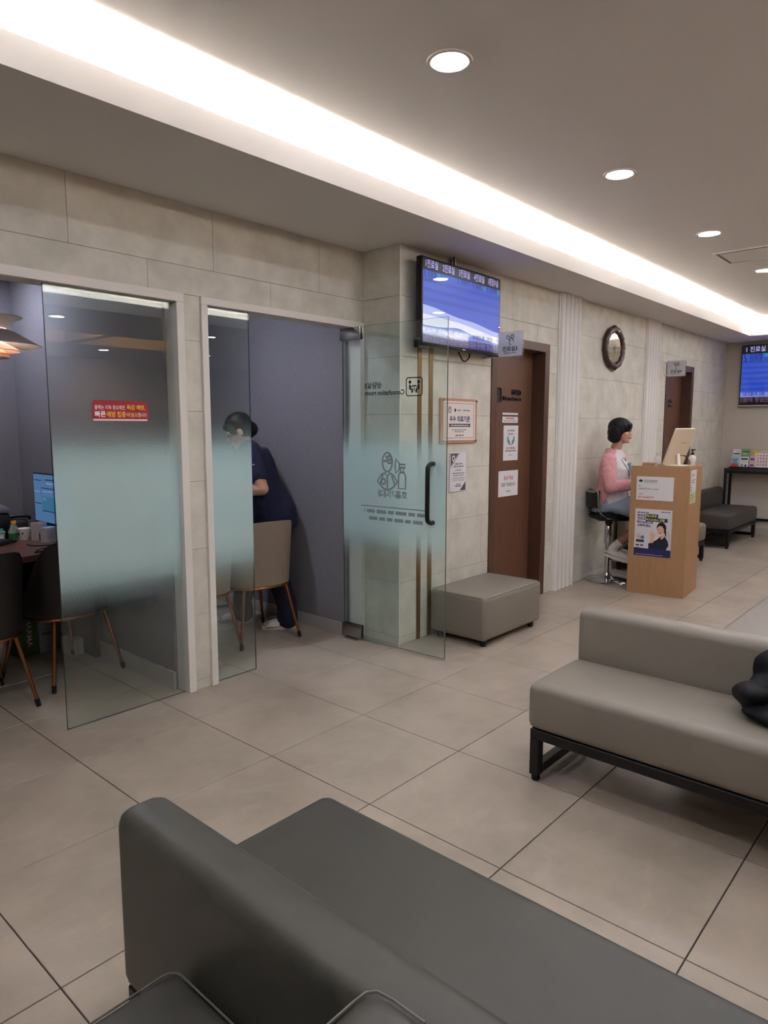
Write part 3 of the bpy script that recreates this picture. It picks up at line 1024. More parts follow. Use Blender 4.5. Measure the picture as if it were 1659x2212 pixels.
# ---- lectern
LP = [Vector((4.748, -.520, 0)), Vector((4.790, -1.000, 0)), Vector((5.265, -.968, 0))]
ldir = (LP[1] - LP[0]).normalized()                 # along the west face, towards the viewer
lrz = math.atan2(ldir.y, ldir.x) + PI / 2           # local -y = ldir
lec = thing('lectern', 'tall oak box lectern with papers taped on two faces', 'lectern', (4.748, -.520, 0), lrz)
LW, LD, LH, LT = .485, .482, 1.135, .02
pbox('side_panel', (0, -LD, 0), (LT, 0, LH), M_oak, lec, .0015, 1)
pbox('side_panel', (LW - LT, -LD, 0), (LW, 0, LH), M_oak, lec, .0015, 1)
pbox('front_panel', (LT, -LD, 0), (LW - LT, -LD + LT, LH), M_oak, lec, .0015, 1)
pbox('top_shelf', (LT, -LD + LT, LH - .05), (LW - LT, -.012, LH - .03), M_oak, lec)
pbox('keyboard_shelf', (LT, -.30, .86), (LW - LT, -.012, .88), M_oak, lec)
pbox('lower_shelf', (LT, -LD + LT, .06), (LW - LT, -.30, .08), M_oak, lec)
LM = Matrix.Translation(lec.location) @ Matrix.Rotation(lrz, 4, 'Z')
def lw(p): return LM @ Vector(p)
# world-oriented frames of its two visible faces
f_w = dict(r=(LM.to_3x3() @ Vector((0, -1, 0))), n=(LM.to_3x3() @ Vector((-1, 0, 0))))   # west face, reader's right = local -y
f_s = dict(r=(LM.to_3x3() @ Vector((1, 0, 0))), n=(LM.to_3x3() @ Vector((0, -1, 0))))    # south face

def sheet(name, label, cat, o, r, w_, h_, material=None, thick=.0012, group=None):
    """paper lying on a vertical face: o = world position of its lower left corner"""
    t = thing(name, label, cat, o, math.atan2(r.y, r.x), group)
    return prism('sheet', rect(0, 0, w_, h_), (0, 0, 0), X, Z, thick, material or M_paper, t)
FO = -.0012    # print lies in front of the sheet (local -y)
def fo(x, z): return (x, -.0012, z)

# wifi card
s = sheet('notice_card', 'white card with printed phone number taped high on the lectern', 'notice', lw((-.0001, -.052, .838)), f_w['r'], .312, .206)
text(s, '건강드림내과', fo(.058, .158), X, Z, .020, M_ink, bold=.015)
patch('emblem', ellipse(.016, .011, .035, .167), fo(0, 0), X, Z, M_ink, s)
lines_print(s, [(.06, .165, .148, .003)], fo(0, 0), X, Z, M_inkgrey)
lines_print(s, [(.018, .04, .120, .007)], fo(0, 0), X, Z, M_inkgrey)
text(s, 'HealthDream_Guest', fo(.018, .090), X, Z, .017, M_inkgrey, bold=.01, maxw=.18)
text(s, '비밀번호', fo(.018, .046), X, Z, .011, M_inkred, bold=.015)
text(s, '0316668275', fo(.014, .014), X, Z, .020, M_inkred, bold=.012, maxw=.13)
text(s, '!!', fo(.147, .014), X, Z, .018, M_inkgrey)
# health poster
s = sheet('poster', 'poster of a person in a dark suit with waving hand low on the lectern', 'poster', lw((-.0001, -.052, .342)), f_w['r'], .312, .417, mat('poster_white', (214, 212, 220), .55))
M_pnavy = mat('poster_navy', (40, 40, 92), .55)
M_pskin = mat('poster_skin', (222, 176, 152), .55)
M_phair = mat('poster_hair', (36, 24, 26), .55)
M_psuit = mat('poster_suit', (26, 26, 52), .55)
patch('print', rect(0, 0, .312, .068), fo(0, 0), X, Z, M_pnavy, s)
patch('print', [(.262, .062), (.302, .072), (.306, .20), (.282, .25), (.27, .16)], fo(0, 0), X, Z, mat('poster_grey', (196, 196, 206), .55), s, .0002)
patch('print', [(.125, .068), (.122, .112), (.165, .135), (.19, .150), (.225, .185), (.255, .19), (.285, .145), (.292, .11), (.272, .068)], fo(0, 0), X, Z, M_psuit, s, .0006)
patch('print', [(.222, .165), (.236, .20), (.262, .205), (.258, .185), (.236, .158)], fo(0, 0), X, Z, M_pskin, s, .0008)
patch('print', ellipse(.040, .050, .228, .258), fo(0, 0), X, Z, M_phair, s, .0008)
patch('print', [(.262, .258), (.27, .22), (.268, .175), (.258, .20), (.25, .25)], fo(0, 0), X, Z, M_phair, s, .0007)
patch('print', ellipse(.030, .040, .220, .236), fo(0, 0), X, Z, M_pskin, s, .0010)
patch('print', [(.192, .255), (.205, .275), (.232, .276), (.25, .25), (.254, .275), (.23, .30), (.2, .294)], fo(0, 0), X, Z, M_phair, s, .0012)
for ex in (.208, .231): patch('print', ellipse(.006, .0025, ex, .243), fo(0, 0), X, Z, M_phair, s, .0013)
patch('print', ellipse(.010, .004, .219, .217), fo(0, 0), X, Z, M_inkred, s, .0013)
patch('print', [(.135, .115), (.138, .175), (.126, .21), (.132, .214), (.145, .195), (.147, .228), (.156, .228), (.158, .196), (.166, .22), (.172, .218), (.17, .19), (.182, .20), (.184, .192), (.17, .16), (.165, .125)], fo(0, 0), X, Z, M_pskin, s, .0008)
text(s, '당신의', fo(.018, .345), X, Z, .026, M_inkblue, bold=.04)
text(s, '그리고', fo(.018, .316), X, Z, .026, M_inkblue, bold=.04)
text(s, '박스뉴반스로', fo(.018, .287), X, Z, .025, M_inkblue, bold=.04)
text(s, '시작하세요.', fo(.018, .257), X, Z, .025, M_inkblue, bold=.04)
patch('print', rect(.093, .340, .196, .374), fo(0, 0), X, Z, M_inkblue, s, .0003)
patch('print', rect(.093, .308, .276, .341), fo(0, 0), X, Z, M_inkblue, s, .0003)
text(s, '백스트와', fo(.097, .345), X, Z, .024, M_inkgreen, bold=.04, off=.0010)
text(s, '박스뉴반스 접종', fo(.097, .313), X, Z, .023, M_inkgreen, bold=.04, maxw=.17, off=.0010)
lines_print(s, [(.018, .115, .380, .008), (.22, .30, .395, .006)], fo(0, 0), X, Z, M_inkblue)
stroke('print', [['c'] + ellipse(.014, .016, .030, .175, 14), ['c'] + ellipse(.010, .012, .040, .163, 14)], .003, fo(0, 0), X, Z, .0006, M_inkgrey, s)
patch('print', ellipse(.016, .016, .070, .164), fo(0, 0), X, Z, M_inkgrey, s)
patch('print', rect(.015, .120, .085, .142), fo(0, 0), X, Z, M_inkblue, s)
lines_print(s, [(.018, .08, .108, .005)], fo(0, 0), X, Z, M_inkgreen)
lines_print(s, [(.015, .08, .086, .012)], fo(0, 0), X, Z, M_inkblue)
lines_print(s, [(.018, .05, .070, .006)], fo(0, 0), X, Z, M_inkgrey)
lines_print(s, [(.018, .25, .012, .003)], fo(0, 0), X, Z, M_inkwhite)
# small leaflet on the south face
s = sheet('notice_leaflet', 'narrow white and green leaflet taped to the lectern front face', 'notice', lw((.065, -LD - .0001, .816)), f_s['r'], .200, .290)
patch('print', rect(0, 0, .200, .095), fo(0, 0), X, Z, mat('leaflet_green', (196, 205, 150), .6), s)
text(s, '건강드림', fo(.03, .235), X, Z, .022, M_inkblue, bold=.02)
lines_print(s, [(.02, .17, .20, .007), (.02, .15, .18, .007), (.02, .12, .07, .008), (.02, .16, .05, .006), (.02, .13, .03, .006)], fo(0, 0), X, Z, M_inkgrey)
patch('print', ellipse(.010, .012, .03, .14), fo(0, 0), X, Z, M_inkred, s)
patch('print', ellipse(.010, .012, .03, .115), fo(0, 0), X, Z, M_inkblue, s)

# monitor on the lectern seen from behind
mon = thing('desktop_monitor', 'cream monitor seen from behind leaning on top of the lectern', 'monitor', (4.822, -.772, LH + .002), -.31)
lean = Vector((0, -math.sin(.358), math.cos(.358)))
bm = bmesh.new()
MW, MH = .262, .335
prism_bm(bm, rrect(MW, MH, .012), (0, 0, .006), X, lean, -.020)
finish('back_shell', bm, mat('cream_plastic', (226, 209, 184), .45), mon)
bm = bmesh.new()
prism_bm(bm, rect(.01, .014, MW - .01, MH - .01), Vector((0, 0, .006)) + X.cross(lean) * -.0205, X, lean, -.001)
finish('screen', bm, emis('monitor_glow', (170, 190, 215), .5), mon)
patch('vent_slot', rect(.125, .205, .20, .209), (0, 0, .006), X, lean, M_inkgrey, mon, .001)
pbox('stand_base', (.045, -.13, 0), (.215, .02, .008), M_plwhite, mon, .003, 1)
tube('stand_neck', [Vector((MW / 2, -.055, .006)), Vector((MW / 2, -.045, .09)), Vector((MW / 2, 0, .006)) + lean * .10 + Vector((0, -.004, 0))], .016, M_plwhite, mon, 10)
for dx in (0, .018):
    tube('cable', curve_pts([Vector((.15 + dx, -.050, .09)), Vector((.165 + dx, -.085, .085)), Vector((.19 + dx, -.105, .04)), Vector((.20 + dx, -.10, .004))], 6), .003, M_plblack, mon, 8)
# pump bottle
pb = thing('pump_bottle', 'white pump bottle with black nozzle on the lectern', 'bottle', (5.115, -.915, LH))
lathe('body', [(0, 0), (.031, 0), (.033, .004), (.033, .062), (.030, .074), (.016, .090), (.013, .094), (0, .094)], M_plwhite, pb, 24)
col_ = lathe('collar', [(0, .094), (.015, .094), (.015, .112), (.006, .114), (.005, .136), (0, .136)], M_plblack, pb, 16)
tube('nozzle', [(-.012, .004, .138), (.012, -.004, .140), (.036, -.012, .137)], [.007, .007, .0045], M_plblack, col_, 8)
lines_print(pb, [(-.018, .016, .030, .006), (-.015, .012, .018, .005)], (0, -.0335, 0), X, Z, M_inkred)
# clear bottle
cb = thing('water_bottle', 'clear plastic bottle standing behind the monitor on the lectern', 'bottle', (4.975, -.665, LH - .03))
lathe('body', [(0, 0), (.028, 0), (.030, .006), (.030, .035), (.027, .040), (.030, .045), (.030, .080), (.027, .092), (.012, .112), (.011, .120), (0, .120)], clear_plastic('clear_pet', (225, 230, 235), .28), cb, 20)
lathe('cap', [(0, .120), (.014, .120), (.014, .134), (0, .134)], clear_plastic('cap_pet', (230, 232, 236), .8), cb, 14)
# wooden tissue box at the rim
wb = pbox('wooden_tray', (0, 0, 0), (.16, .09, .050), M_oak, None, .003, 1)
wb.location = (4.93, -.635, LH - .03); wb.rotation_euler = (0, 0, lrz)
tag(wb, 'small oak tray on the lectern top beside the hands', 'tray')

# ---- bar stool
st_dir = Vector((.665, -.747, 0))
srz = math.atan2(st_dir.y, st_dir.x) - PI / 2       # local +y = facing
stool = thing('bar_stool', 'chrome bar stool with black seat and round base', 'stool', (5.072, -.192, 0), srz)
lathe('base', [(0, 0), (.205, 0), (.208, .004), (.200, .010), (.12, .020), (.06, .036), (.036, .060), (.030, .075), (0, .075)], M_chrome, stool, 44)
lathe('column', [(0, .07), (.026, .07), (.026, .40), (0, .40)], M_chrome, stool, 18)
lathe('gas_lift', [(0, .36), (.034, .36), (.036, .365), (.036, .53), (.028, .545), (0, .545)], M_chrome, stool, 18)
lathe('lift_cover', [(0, .545), (.030, .545), (.045, .60), (0, .60)], M_plblack, stool, 18)
tube('footrest', [(0, .03, .205), (-.07, .06, .205), (-.115, .14, .205), (-.10, .215, .205), (0, .245, .205), (.10, .215, .205), (.115, .14, .205), (.07, .06, .205), (0, .03, .205)], .010, M_chrome, stool, 10)
bm = bmesh.new(); box(bm, (-.195, -.17, .60), (.195, .20, .665))
bmesh.ops.bevel(bm, geom=list(bm.edges), offset=.028, segments=4, affect='EDGES'); finish('seat', bm, M_plblack, stool, 60)
bm = bmesh.new()
for k in range(9):
    pass
nu = 14
g0 = []
for i in range(nu + 1):
    a = math.radians(-90 + (-37 + 74 * i / nu))
    col = []
    for z in (.715, .735, .80, .862, .880):
        rr = .238 + (.006 if .73 < z < .87 else 0)
        col.append((rr * math.cos(a), .035 + rr * math.sin(a), z))
    g0.append(col)
for s_, off in ((0, 0), (1, -.024)):
    pass
V0 = [[bm.verts.new(p) for p in c] for c in g0]
V1 = [[bm.verts.new((p[0] * .87, .035 + (p[1] - .035) * .87, p[2])) for p in c] for c in g0]
for i in range(nu):
    for j in range(4):
        bm.faces.new((V0[i][j], V0[i + 1][j], V0[i + 1][j + 1], V0[i][j + 1])); bm.faces.new((V1[i][j], V1[i][j + 1], V1[i + 1][j + 1], V1[i + 1][j]))
    bm.faces.new((V0[i][4], V0[i + 1][4], V1[i + 1][4], V1[i][4])); bm.faces.new((V0[i][0], V1[i][0], V1[i + 1][0], V0[i + 1][0]))
for i in (0, nu):
    for j in range(4): bm.faces.new((V0[i][j], V0[i][j + 1], V1[i][j + 1], V1[i][j]))
finish('backrest', bm, M_plblack, stool, 50)
fr = [(-.175, .02, .62), (-.172, -.08, .63), (-.160, -.145, .70)] + [(.250 * math.cos(math.radians(-90 + q)), .035 + .250 * math.sin(math.radians(-90 + q)), .868) for q in (-38, -28, -14, 0, 14, 28, 38)] + [(.160, -.145, .70), (.172, -.08, .63), (.175, .02, .62)]
tube('back_frame', curve_pts(fr, 5), .0095, M_chrome, stool, 10)

# ---- table with brochures in the far corner
tb = thing('console_table', 'tall narrow black steel table against the far end wall', 'table', (8.93, -1.75, 0))
TL_, TDp, TH = 1.62, .28, .915
pbox('table_top', (0, 0, TH - .035), (TDp, TL_, TH), mat('black_table_top', (44, 42, 42), .35), tb, .002, 1)
for x in (.004, TDp - .034):
    for y in (.004, TL_ - .034):
        pbox('leg', (x, y, 0), (x + .03, y + .03, TH - .036), M_black, tb)
pbox('rail', (.008, .034, TH - .066), (.034, TL_ - .034, TH - .036), M_black, tb)
pbox('rail', (TDp - .034, .034, .195), (TDp - .006, TL_ - .034, .225), M_black, tb)
def brochure(x, y, z, w_, h_, ln, label, col, cols2, name='brochure', rows=None):
    """leaflet standing on the table, facing west (-x); reader's right = -y; leans back"""
    t = thing(name, label, 'brochure', (x, y, z), -PI / 2, 'brochures standing on the black table')
    up_ = Vector((0, math.sin(ln), math.cos(ln)))
    cv = prism('cover', rect(0, 0, w_, h_), (0, 0, 0), X, up_, .006, col, t)
    nrm = X.cross(up_) * .0064
    for q, (oc, m) in enumerate(cols2):
        patch('print', oc, nrm, X, up_, m, cv, .0003 + .0002 * q)
    if rows: lines_print(cv, rows, nrm, X, up_, M_inkgrey, off=.0012)
    return t
zt_ = TH + .012
cW = mat('brochure_white', (214, 210, 214), .5); cG = mat('brochure_green', (128, 158, 104), .5); cB = mat('brochure_blue', (160, 186, 196), .5)
cP = mat('brochure_pink', (214, 176, 172), .5); cO = mat('brochure_orange', (222, 168, 60), .5); cV = mat('brochure_violet', (96, 74, 150), .5); cT = mat('brochure_tan', (206, 190, 176), .5)
rk = thing('brochure_rack', 'low black acrylic rack holding the brochures on the table', 'rack', (8.95, -.22, TH))
pbox('base', (.0, -1.3, 0), (.22, .03, .010), M_plblack, rk)
pbox('ledge', (.0, -1.3, .010), (.006, .03, .024), M_plblack, rk)
pbox('ledge', (.11, -1.3, .010), (.116, .03, .030), M_plblack, rk)
R1, R2 = 8.962, 9.075
brochure(R1, -.205, zt_, .098, .170, .22, 'pale blue brochure at the left end of the table', cB, [(rect(.01, .095, .085, .125), M_inkteal), (rect(.005, .01, .09, .055), M_inkred), (ellipse(.03, .025, .05, .075), M_inkteal)])
brochure(R1, -.315, zt_, .105, .150, .22, 'white brochure with blue heading beside the pale blue one', cW, [(rect(.012, .108, .095, .13), M_inkblue), (ellipse(.016, .018, .028, .03), M_inkteal), (ellipse(.014, .016, .075, .028), M_inkblue)], rows=[(.02, .09, .08, .004)])
brochure(R1, -.435, zt_, .062, .165, .18, 'slim pink brochure in the table rack', cP, [(rect(.008, .10, .055, .135), cV), (rect(.006, .02, .055, .05), cV)], rows=[(.01, .05, .07, .006)])
brochure(R1, -.505, zt_, .185, .205, .15, 'large tan framed chart of small drawings on the table', cT, [(rect(.006, .006, .179, .199), cW), (rect(.01, .148, .175, .152), M_inkred), (rect(.01, .104, .175, .108), M_inkred), (rect(.01, .060, .175, .064), M_inkred)] +
         [(ellipse(.010, .012, .03 + .034 * i, .172 - .043 * j, 10), mat('chart_ink', (150, 120, 110), .6)) for i in range(4) for j in range(4)])
brochure(R2, -.192, zt_ + .055, .100, .190, .16, 'white brochure in the back row of the rack', cW, [(rect(.01, .12, .09, .135), M_ink), (rect(.035, .15, .08, .154), M_inkred)])
brochure(R2, -.300, zt_ + .055, .112, .200, .16, 'green brochure in the back row of the rack', cG, [(rect(.012, .155, .10, .165), M_inkblue), (rect(.012, .125, .07, .133), M_inkwhite), (ellipse(.045, .030, .056, .060), cW), (ellipse(.025, .014, .056, .045), M_inkblue)])
brochure(R2, -.450, zt_ + .055, .085, .180, .16, 'orange brochure in the back row of the rack', cO, [(ellipse(.012, .014, .025, .13), M_inkyel), (ellipse(.012, .014, .055, .13), M_inkyel)])
brochure(R2, -.540, zt_ + .055, .120, .178, .16, 'cream brochure at the right edge in the back row', cT, [(rect(.01, .135, .11, .150), M_ink)])
# ================================================================== WALL ITEMS
def flat_screen(name, label, loc, rz, w_, h_, d_):
    """local: x right, z up, screen looks to -y; origin at lower left of the front"""
    t = thing(name, label, 'television', loc, rz, 'waiting list screens')
    pbox('casing', (0, 0, 0), (w_, d_, h_), M_plblack, t, .004, 2)
    return t
E_blue = emis('screen_blue', (46, 84, 208), .85)
E_blue2 = emis('screen_blue_dark', (40, 72, 192), .80)
E_hdr = emis('screen_black', (14, 15, 22), .6)
E_white = emis('screen_white', (222, 224, 245), 1.0)
E_txt = emis('screen_text_dark', (6, 8, 34), .5)
E_lav = emis('screen_text_lavender', (178, 170, 236), 1.0)
E_teal = emis('screen_teal', (40, 150, 170), .8)
E_tick = emis('screen_ticker', (66, 62, 120), .7)
E_strip = emis('screen_lilac', (120, 136, 226), .9)

def glossy_front(t, x0, z0, x1, z1):
    patch('screen_glass', rect(x0, z0, x1, z1), (0, -.0045, 0), X, Z, M_scrglass, t, 0)
M_scrglass = glass_mat('screen_glass', (1, 1, 1), 1.0)

def list_screen(t, w_, h_, ncol, heads, rows, counts, ticker, sky, tick_bg, tick_tx):
    b = .012
    W_, H_ = w_ - 2 * b, h_ - 2 * b - .012
    ox, oz = b, b + .012
    def o(x, z, d=0): return (ox + x * W_, -.001 - d, oz + z * H_)
    tt = t
    t = patch('display', rect(0, 0, W_, H_), o(0, 0), X, Z, E_blue, tt, .0002)
    def quad(x0, z0, x1, z1, m, d=.0003, nm='display_field'):
        return patch(nm, rect(0, 0, (x1 - x0) * W_, (z1 - z0) * H_), o(x0, z0), X, Z, m, t, d)
    quad(0, .865, 1, 1, E_hdr)
    quad(0, 0, 1, .105, tick_bg)
    quad(0, .105, 1, .19, E_strip)
    if sky:
        # white cloud bank low on the screen
        n = 24
        up_ = [(i / n, .45 - .17 * (i / n) + .008 * math.sin(i * .5)) for i in range(n + 1)]
        lo_ = [(i / n, .205 + .03 * math.exp(-((i / n - .42) / .16) ** 2) - .15 * max(0, i / n - .45)) for i in range(n + 1)]
        bm = bmesh.new()
        base = Vector(o(0, 0))
        for a, c, m_ in ((0, 1, 0),):
            vu = [bm.verts.new(base + X * (x * W_) + Z * (z * H_) + Vector((0, -.0006, 0))) for x, z in up_]
            vm = [bm.verts.new(base + X * (x * W_) + Z * ((z * .55 + lo_[i][1] * .45) * H_) + Vector((0, -.0006, 0))) for i, (x, z) in enumerate(up_)]
            vl = [bm.verts.new(base + X * (x * W_) + Z * (z * H_) + Vector((0, -.0006, 0))) for x, z in lo_]
            for i in range(n):
                f = bm.faces.new((vu[i], vu[i + 1], vm[i + 1], vm[i])); f.material_index = 1
                bm.faces.new((vm[i], vm[i + 1], vl[i + 1], vl[i]))
        finish('display_field', bm, [E_white, emis('screen_pale', (168, 182, 240), .95)], t)
        for k in range(3):
            quad(0, .50 + .11 * k, 1, .545 + .11 * k, E_blue2, .0004)
    else:
        for k in range(6):
            quad(0, .22 + .095 * k, 1, .265 + .095 * k, E_blue2, .0004)
    cw = 1.0 / ncol
    for k, hd in enumerate(heads):
        text(t, hd, o((k + .5) * cw, .895), X, Z, .052 * h_ / .56, E_lav, 'C', bold=.014, maxw=cw * W_ * .72, off=.0009)
        if k: quad(k * cw - .001, .87, k * cw + .001, .995, E_tick, .0006)
    for k, names in enumerate(rows):
        for r_, nm in enumerate(names):
            z = .80 - .068 * r_
            text(t, '%d' % (r_ + 1), o(k * cw + cw * .08, z), X, Z, .036 * h_ / .56, E_txt, bold=.012, off=.0009)
            text(t, nm, o(k * cw + cw * .28, z), X, Z, .038 * h_ / .56, E_txt, bold=.012, maxw=cw * W_ * .48, off=.0009)
            if k != 1 and k != 2: quad(k * cw + cw * .82, z, k * cw + cw * .99, z + .055, E_teal if r_ == 0 else E_blue2, .0008)
    for k, ct in enumerate(counts):
        text(t, ct, o((k + .12) * cw, .125), X, Z, .036 * h_ / .56, E_txt, bold=.012, maxw=cw * W_ * .8, off=.0009)
    text(t, ticker, o(.01, .022), X, Z, .048 * h_ / .56, tick_tx, 'L', bold=.012, maxw=W_ * .98, off=.0009)
    patch('logo', rect(w_ * .49, .008, w_ * .53, .014), (0, -.0002, 0), X, Z, M_inkwhite, tt, .0006)
    glossy_front(tt, .006, .012, w_ - .006, h_ - .006)

tv = flat_screen('wall_screen', 'large screen with blue patient list under the ceiling soffit', (2.262, -.118, 1.993), .022, .955, .558, .045)
list_screen(tv, .955, .558, 5, ['1진료실', '2진료실', '3진료실', '4진료실', '1층접수실'],
            [['김승재', '김아영'], [], ['정명석'], ['윤진'], ['안전희']],
            ['대기환자 2명', '대기환자 0명', '대기환자 1명', '대기환자 1명', '대기환자 1명'],
            '1원에 방문해주셔서 감사합니다. 접수 후에는 혈압 측정', True, E_tick, emis('ticker_text', (128, 122, 190), .8))
tube('ceiling_pole', [(.475, .085, .45), (.475, .085, 2.627 - 1.993)], .016, M_plwhite, tv, 12)
tube('power_cable', [(.462, .070, .50), (.455, .066, .57), (.45, .066, 2.627 - 1.993)], .005, M_plblack, tv, 8)
pbox('wall_bracket', (.36, .045, .16), (.60, .105, .46), M_plblack, tv)
tube('cable_loop', curve_pts([(.50, .06, .02), (.515, .05, -.02), (.545, .05, -.052), (.585, .05, -.056), (.63, .05, -.025), (.65, .06, .02)], 6), .0055, M_plblack, tv, 8)
pbox('lower_bracket', (-.012, .010, -.012), (.10, .055, .05), M_plblack, tv, .004, 1)
tv2 = flat_screen('wall_screen', 'second blue patient list screen on the far end wall', (XE - .06, -.205, 1.775), -PI / 2, 1.32, .80, .045)
list_screen(tv2, 1.32, .80, 4, ['1 진료실', '2 진료실', '3 진료실', '4 진료실'],
            [['김승재', '김아영'], [], ['정명석'], ['윤진']], ['대기환자 2명', '대기환자 0명', '대기환자 1명', '대기환자 1명'],
            '1원에 방문해주셔서 감사합니다. 접수 후에는', False, emis('ticker_black', (22, 14, 22), .6), emis('ticker_text_dim', (122, 88, 112), .7))
pbox('lower_trim', (-.002, -.006, -.022), (1.322, .04, -.002), mat('silver_trim', (176, 172, 168), .35, .3), tv2, .002, 1)
pbox('wall_plate', (.3, .045, .2), (1.0, .058, .6), M_plblack, tv2)

# ---- blade signs at the doors
M_acr = clear_plastic('acrylic', (190, 192, 196), .16)
M_plate = clear_plastic('acrylic_grey', (214, 216, 222), .66)
def blade_sign(label, loc, num, arm):
    """plane x = const, from the wall out towards -y; origin at the wall-side lower corner; reads from the west"""
    t = thing('blade_sign', label, 'sign', loc, 0, 'acrylic blade signs of the examination rooms')
    W_, H_ = .222, .188
    r = -Y
    prism('acrylic_plate', rrect(W_, H_, .016), (.003, 0, 0), r, Z, .006, M_acr, t)
    prism('grey_panel', rrect(W_ - .02, H_ - .02, .010, 5, .010, .010), (-.0032, 0, 0), r, Z, .0006, M_plate, t)
    o0 = (-.0040, 0, 0)
    stroke('pictogram', [['c'] + ellipse(.0125, .0115, .130, .150, 16), [(.118, .146), (.108, .140), (.096, .156), (.084, .158), (.080, .148), (.088, .138), (.104, .128), (.112, .118)],
                         [(.122, .140), (.112, .128), (.104, .114), (.103, .102), (.110, .093), (.120, .092)], [(.128, .136), (.138, .126), (.138, .112)]], .005, o0, r, Z, .0010, M_ink, t)
    text(t, '진료실' + num, (-.0040, -W_ / 2, .046), r, Z, .036, M_ink, 'C', bold=.02, maxw=.15, off=.0010)
    text(t, 'Diagnosis room', (-.0040, -W_ / 2, .026), r, Z, .015, M_ink, 'C', bold=.015, maxw=.12, off=.0010)
    for z in (.012, .150) if arm < .05 else (.006,):
        pbox('bracket', (-.008, -.02, z), (.010, arm, z + .016), M_chrome, t, .002, 1)
    return t
blade_sign('clear acrylic blade sign overlapping the corner of the wall screen', (3.150, -.122, 1.972), '3', .119)
blade_sign('clear acrylic blade sign on the wall above the lectern monitor', (6.880, -.018, 2.038), '4', .016)

# ---- papers
xr = X
def wsheet(name, label, cat, x0, z0, x1, z1, y, material=None, thick=.0012):
    return sheet(name, label, cat, Vector((x0, y, z0)), X, x1 - x0, z1 - z0, material, thick)
cert = thing('framed_certificate', 'large certificate in a wooden board frame with steel studs on the wall', 'certificate', (2.612, -.001, 1.358))
pbox('board', (0, -.016, 0), (.445, 0, .316), mat('copper_wood', (188, 142, 108), .45, noise=(9, .1), stretch=(1, 10, 10)), cert, .002, 1)
pbox('sheet', (.028, -.019, .020), (.417, -.016, .298), mat('cert_paper', (226, 216, 212), .5), cert)
def co(x, z): return (x, -.0192, z)
bm = bmesh.new(); ring_bm(bm, rect(.045, .035, .400, .284), rect(.048, .038, .397, .281), co(0, 0), X, Z, .0006); finish('print', bm, M_gold, cert)
text(cert, '우수 의료기관', co(.222, .150), X, Z, .044, M_inkblue, 'C', bold=.03, maxw=.25)
patch('medal', ellipse(.020, .024, .100, .236), co(0, 0), X, Z, M_gold, cert); patch('medal', ellipse(.013, .016, .100, .236), co(0, 0), X, Z, M_paper, cert, .0007)
patch('medal', [(.093, .246), (.107, .246), (.104, .234), (.096, .234)], co(0, 0), X, Z, M_gold, cert, .0010)
patch('emblem', ellipse(.010, .013, .165, .234), co(0, 0), X, Z, M_ink, cert)
lines_print(cert, [(.19, .235, .230, .008), (.26, .35, .230, .008)], co(0, 0), X, Z, M_inkgrey)
patch('ribbon', [(.085, .116), (.360, .116), (.348, .127), (.360, .138), (.085, .138), (.097, .127)], co(0, 0), X, Z, mat('ribbon', (62, 54, 60), .6), cert)
lines_print(cert, [(.115, .33, .123, .007)], co(0, 0), X, Z, M_inkwhite, off=.0010)
lines_print(cert, [(.13, .31, .092, .006), (.16, .27, .078, .006)], co(0, 0), X, Z, M_inkgrey)
lines_print(cert, [(.17, .27, .050, .010)], co(0, 0), X, Z, M_inkgrey)
for x in (.018, .427):
    for z in (.014, .302):
        tube('stud', [(x, -.016, z), (x, -.026, z)], .008, M_chrome, cert, 12)
c2 = thing('certificate_panel', 'narrow acrylic certificate with dark corner bands below the framed one', 'certificate', (2.738, -.001, 1.006))
pbox('acrylic_plate', (0, -.008, 0), (.200, 0, .284), mat('cert_white', (222, 220, 224), .3), c2, .0015, 1)
def co2(x, z): return (x, -.0082, z)
M_band = mat('cert_band', (86, 78, 88), .5)
patch('corner_band', [(.006, .278), (.006, .185), (.105, .278)], co2(0, 0), X, Z, M_band, c2)
patch('corner_band', [(.118, .278), (.112, .278), (.006, .178), (.006, .172)], co2(0, 0), X, Z, M_band, c2)
patch('corner_band', [(.194, .006), (.194, .07), (.12, .006)], co2(0, 0), X, Z, M_band, c2)
patch('medal', ellipse(.020, .022, .040, .242), co2(0, 0), X, Z, M_paper, c2, .0008); patch('medal', ellipse(.012, .013, .040, .242), co2(0, 0), X, Z, M_inkred, c2, .0010)
lines_print(c2, [(.06, .15, .196, .010), (.045, .165, .178, .010), (.07, .14, .158, .004), (.06, .15, .150, .004), (.03, .18, .130, .007), (.04, .17, .115, .006), (.03, .18, .098, .004), (.03, .18, .088, .003), (.03, .175, .078, .003)], co2(0, 0), X, Z, M_inkgrey)
lines_print(c2, [(.075, .13, .050, .005), (.065, .135, .036, .007)], co2(0, 0), X, Z, M_ink)
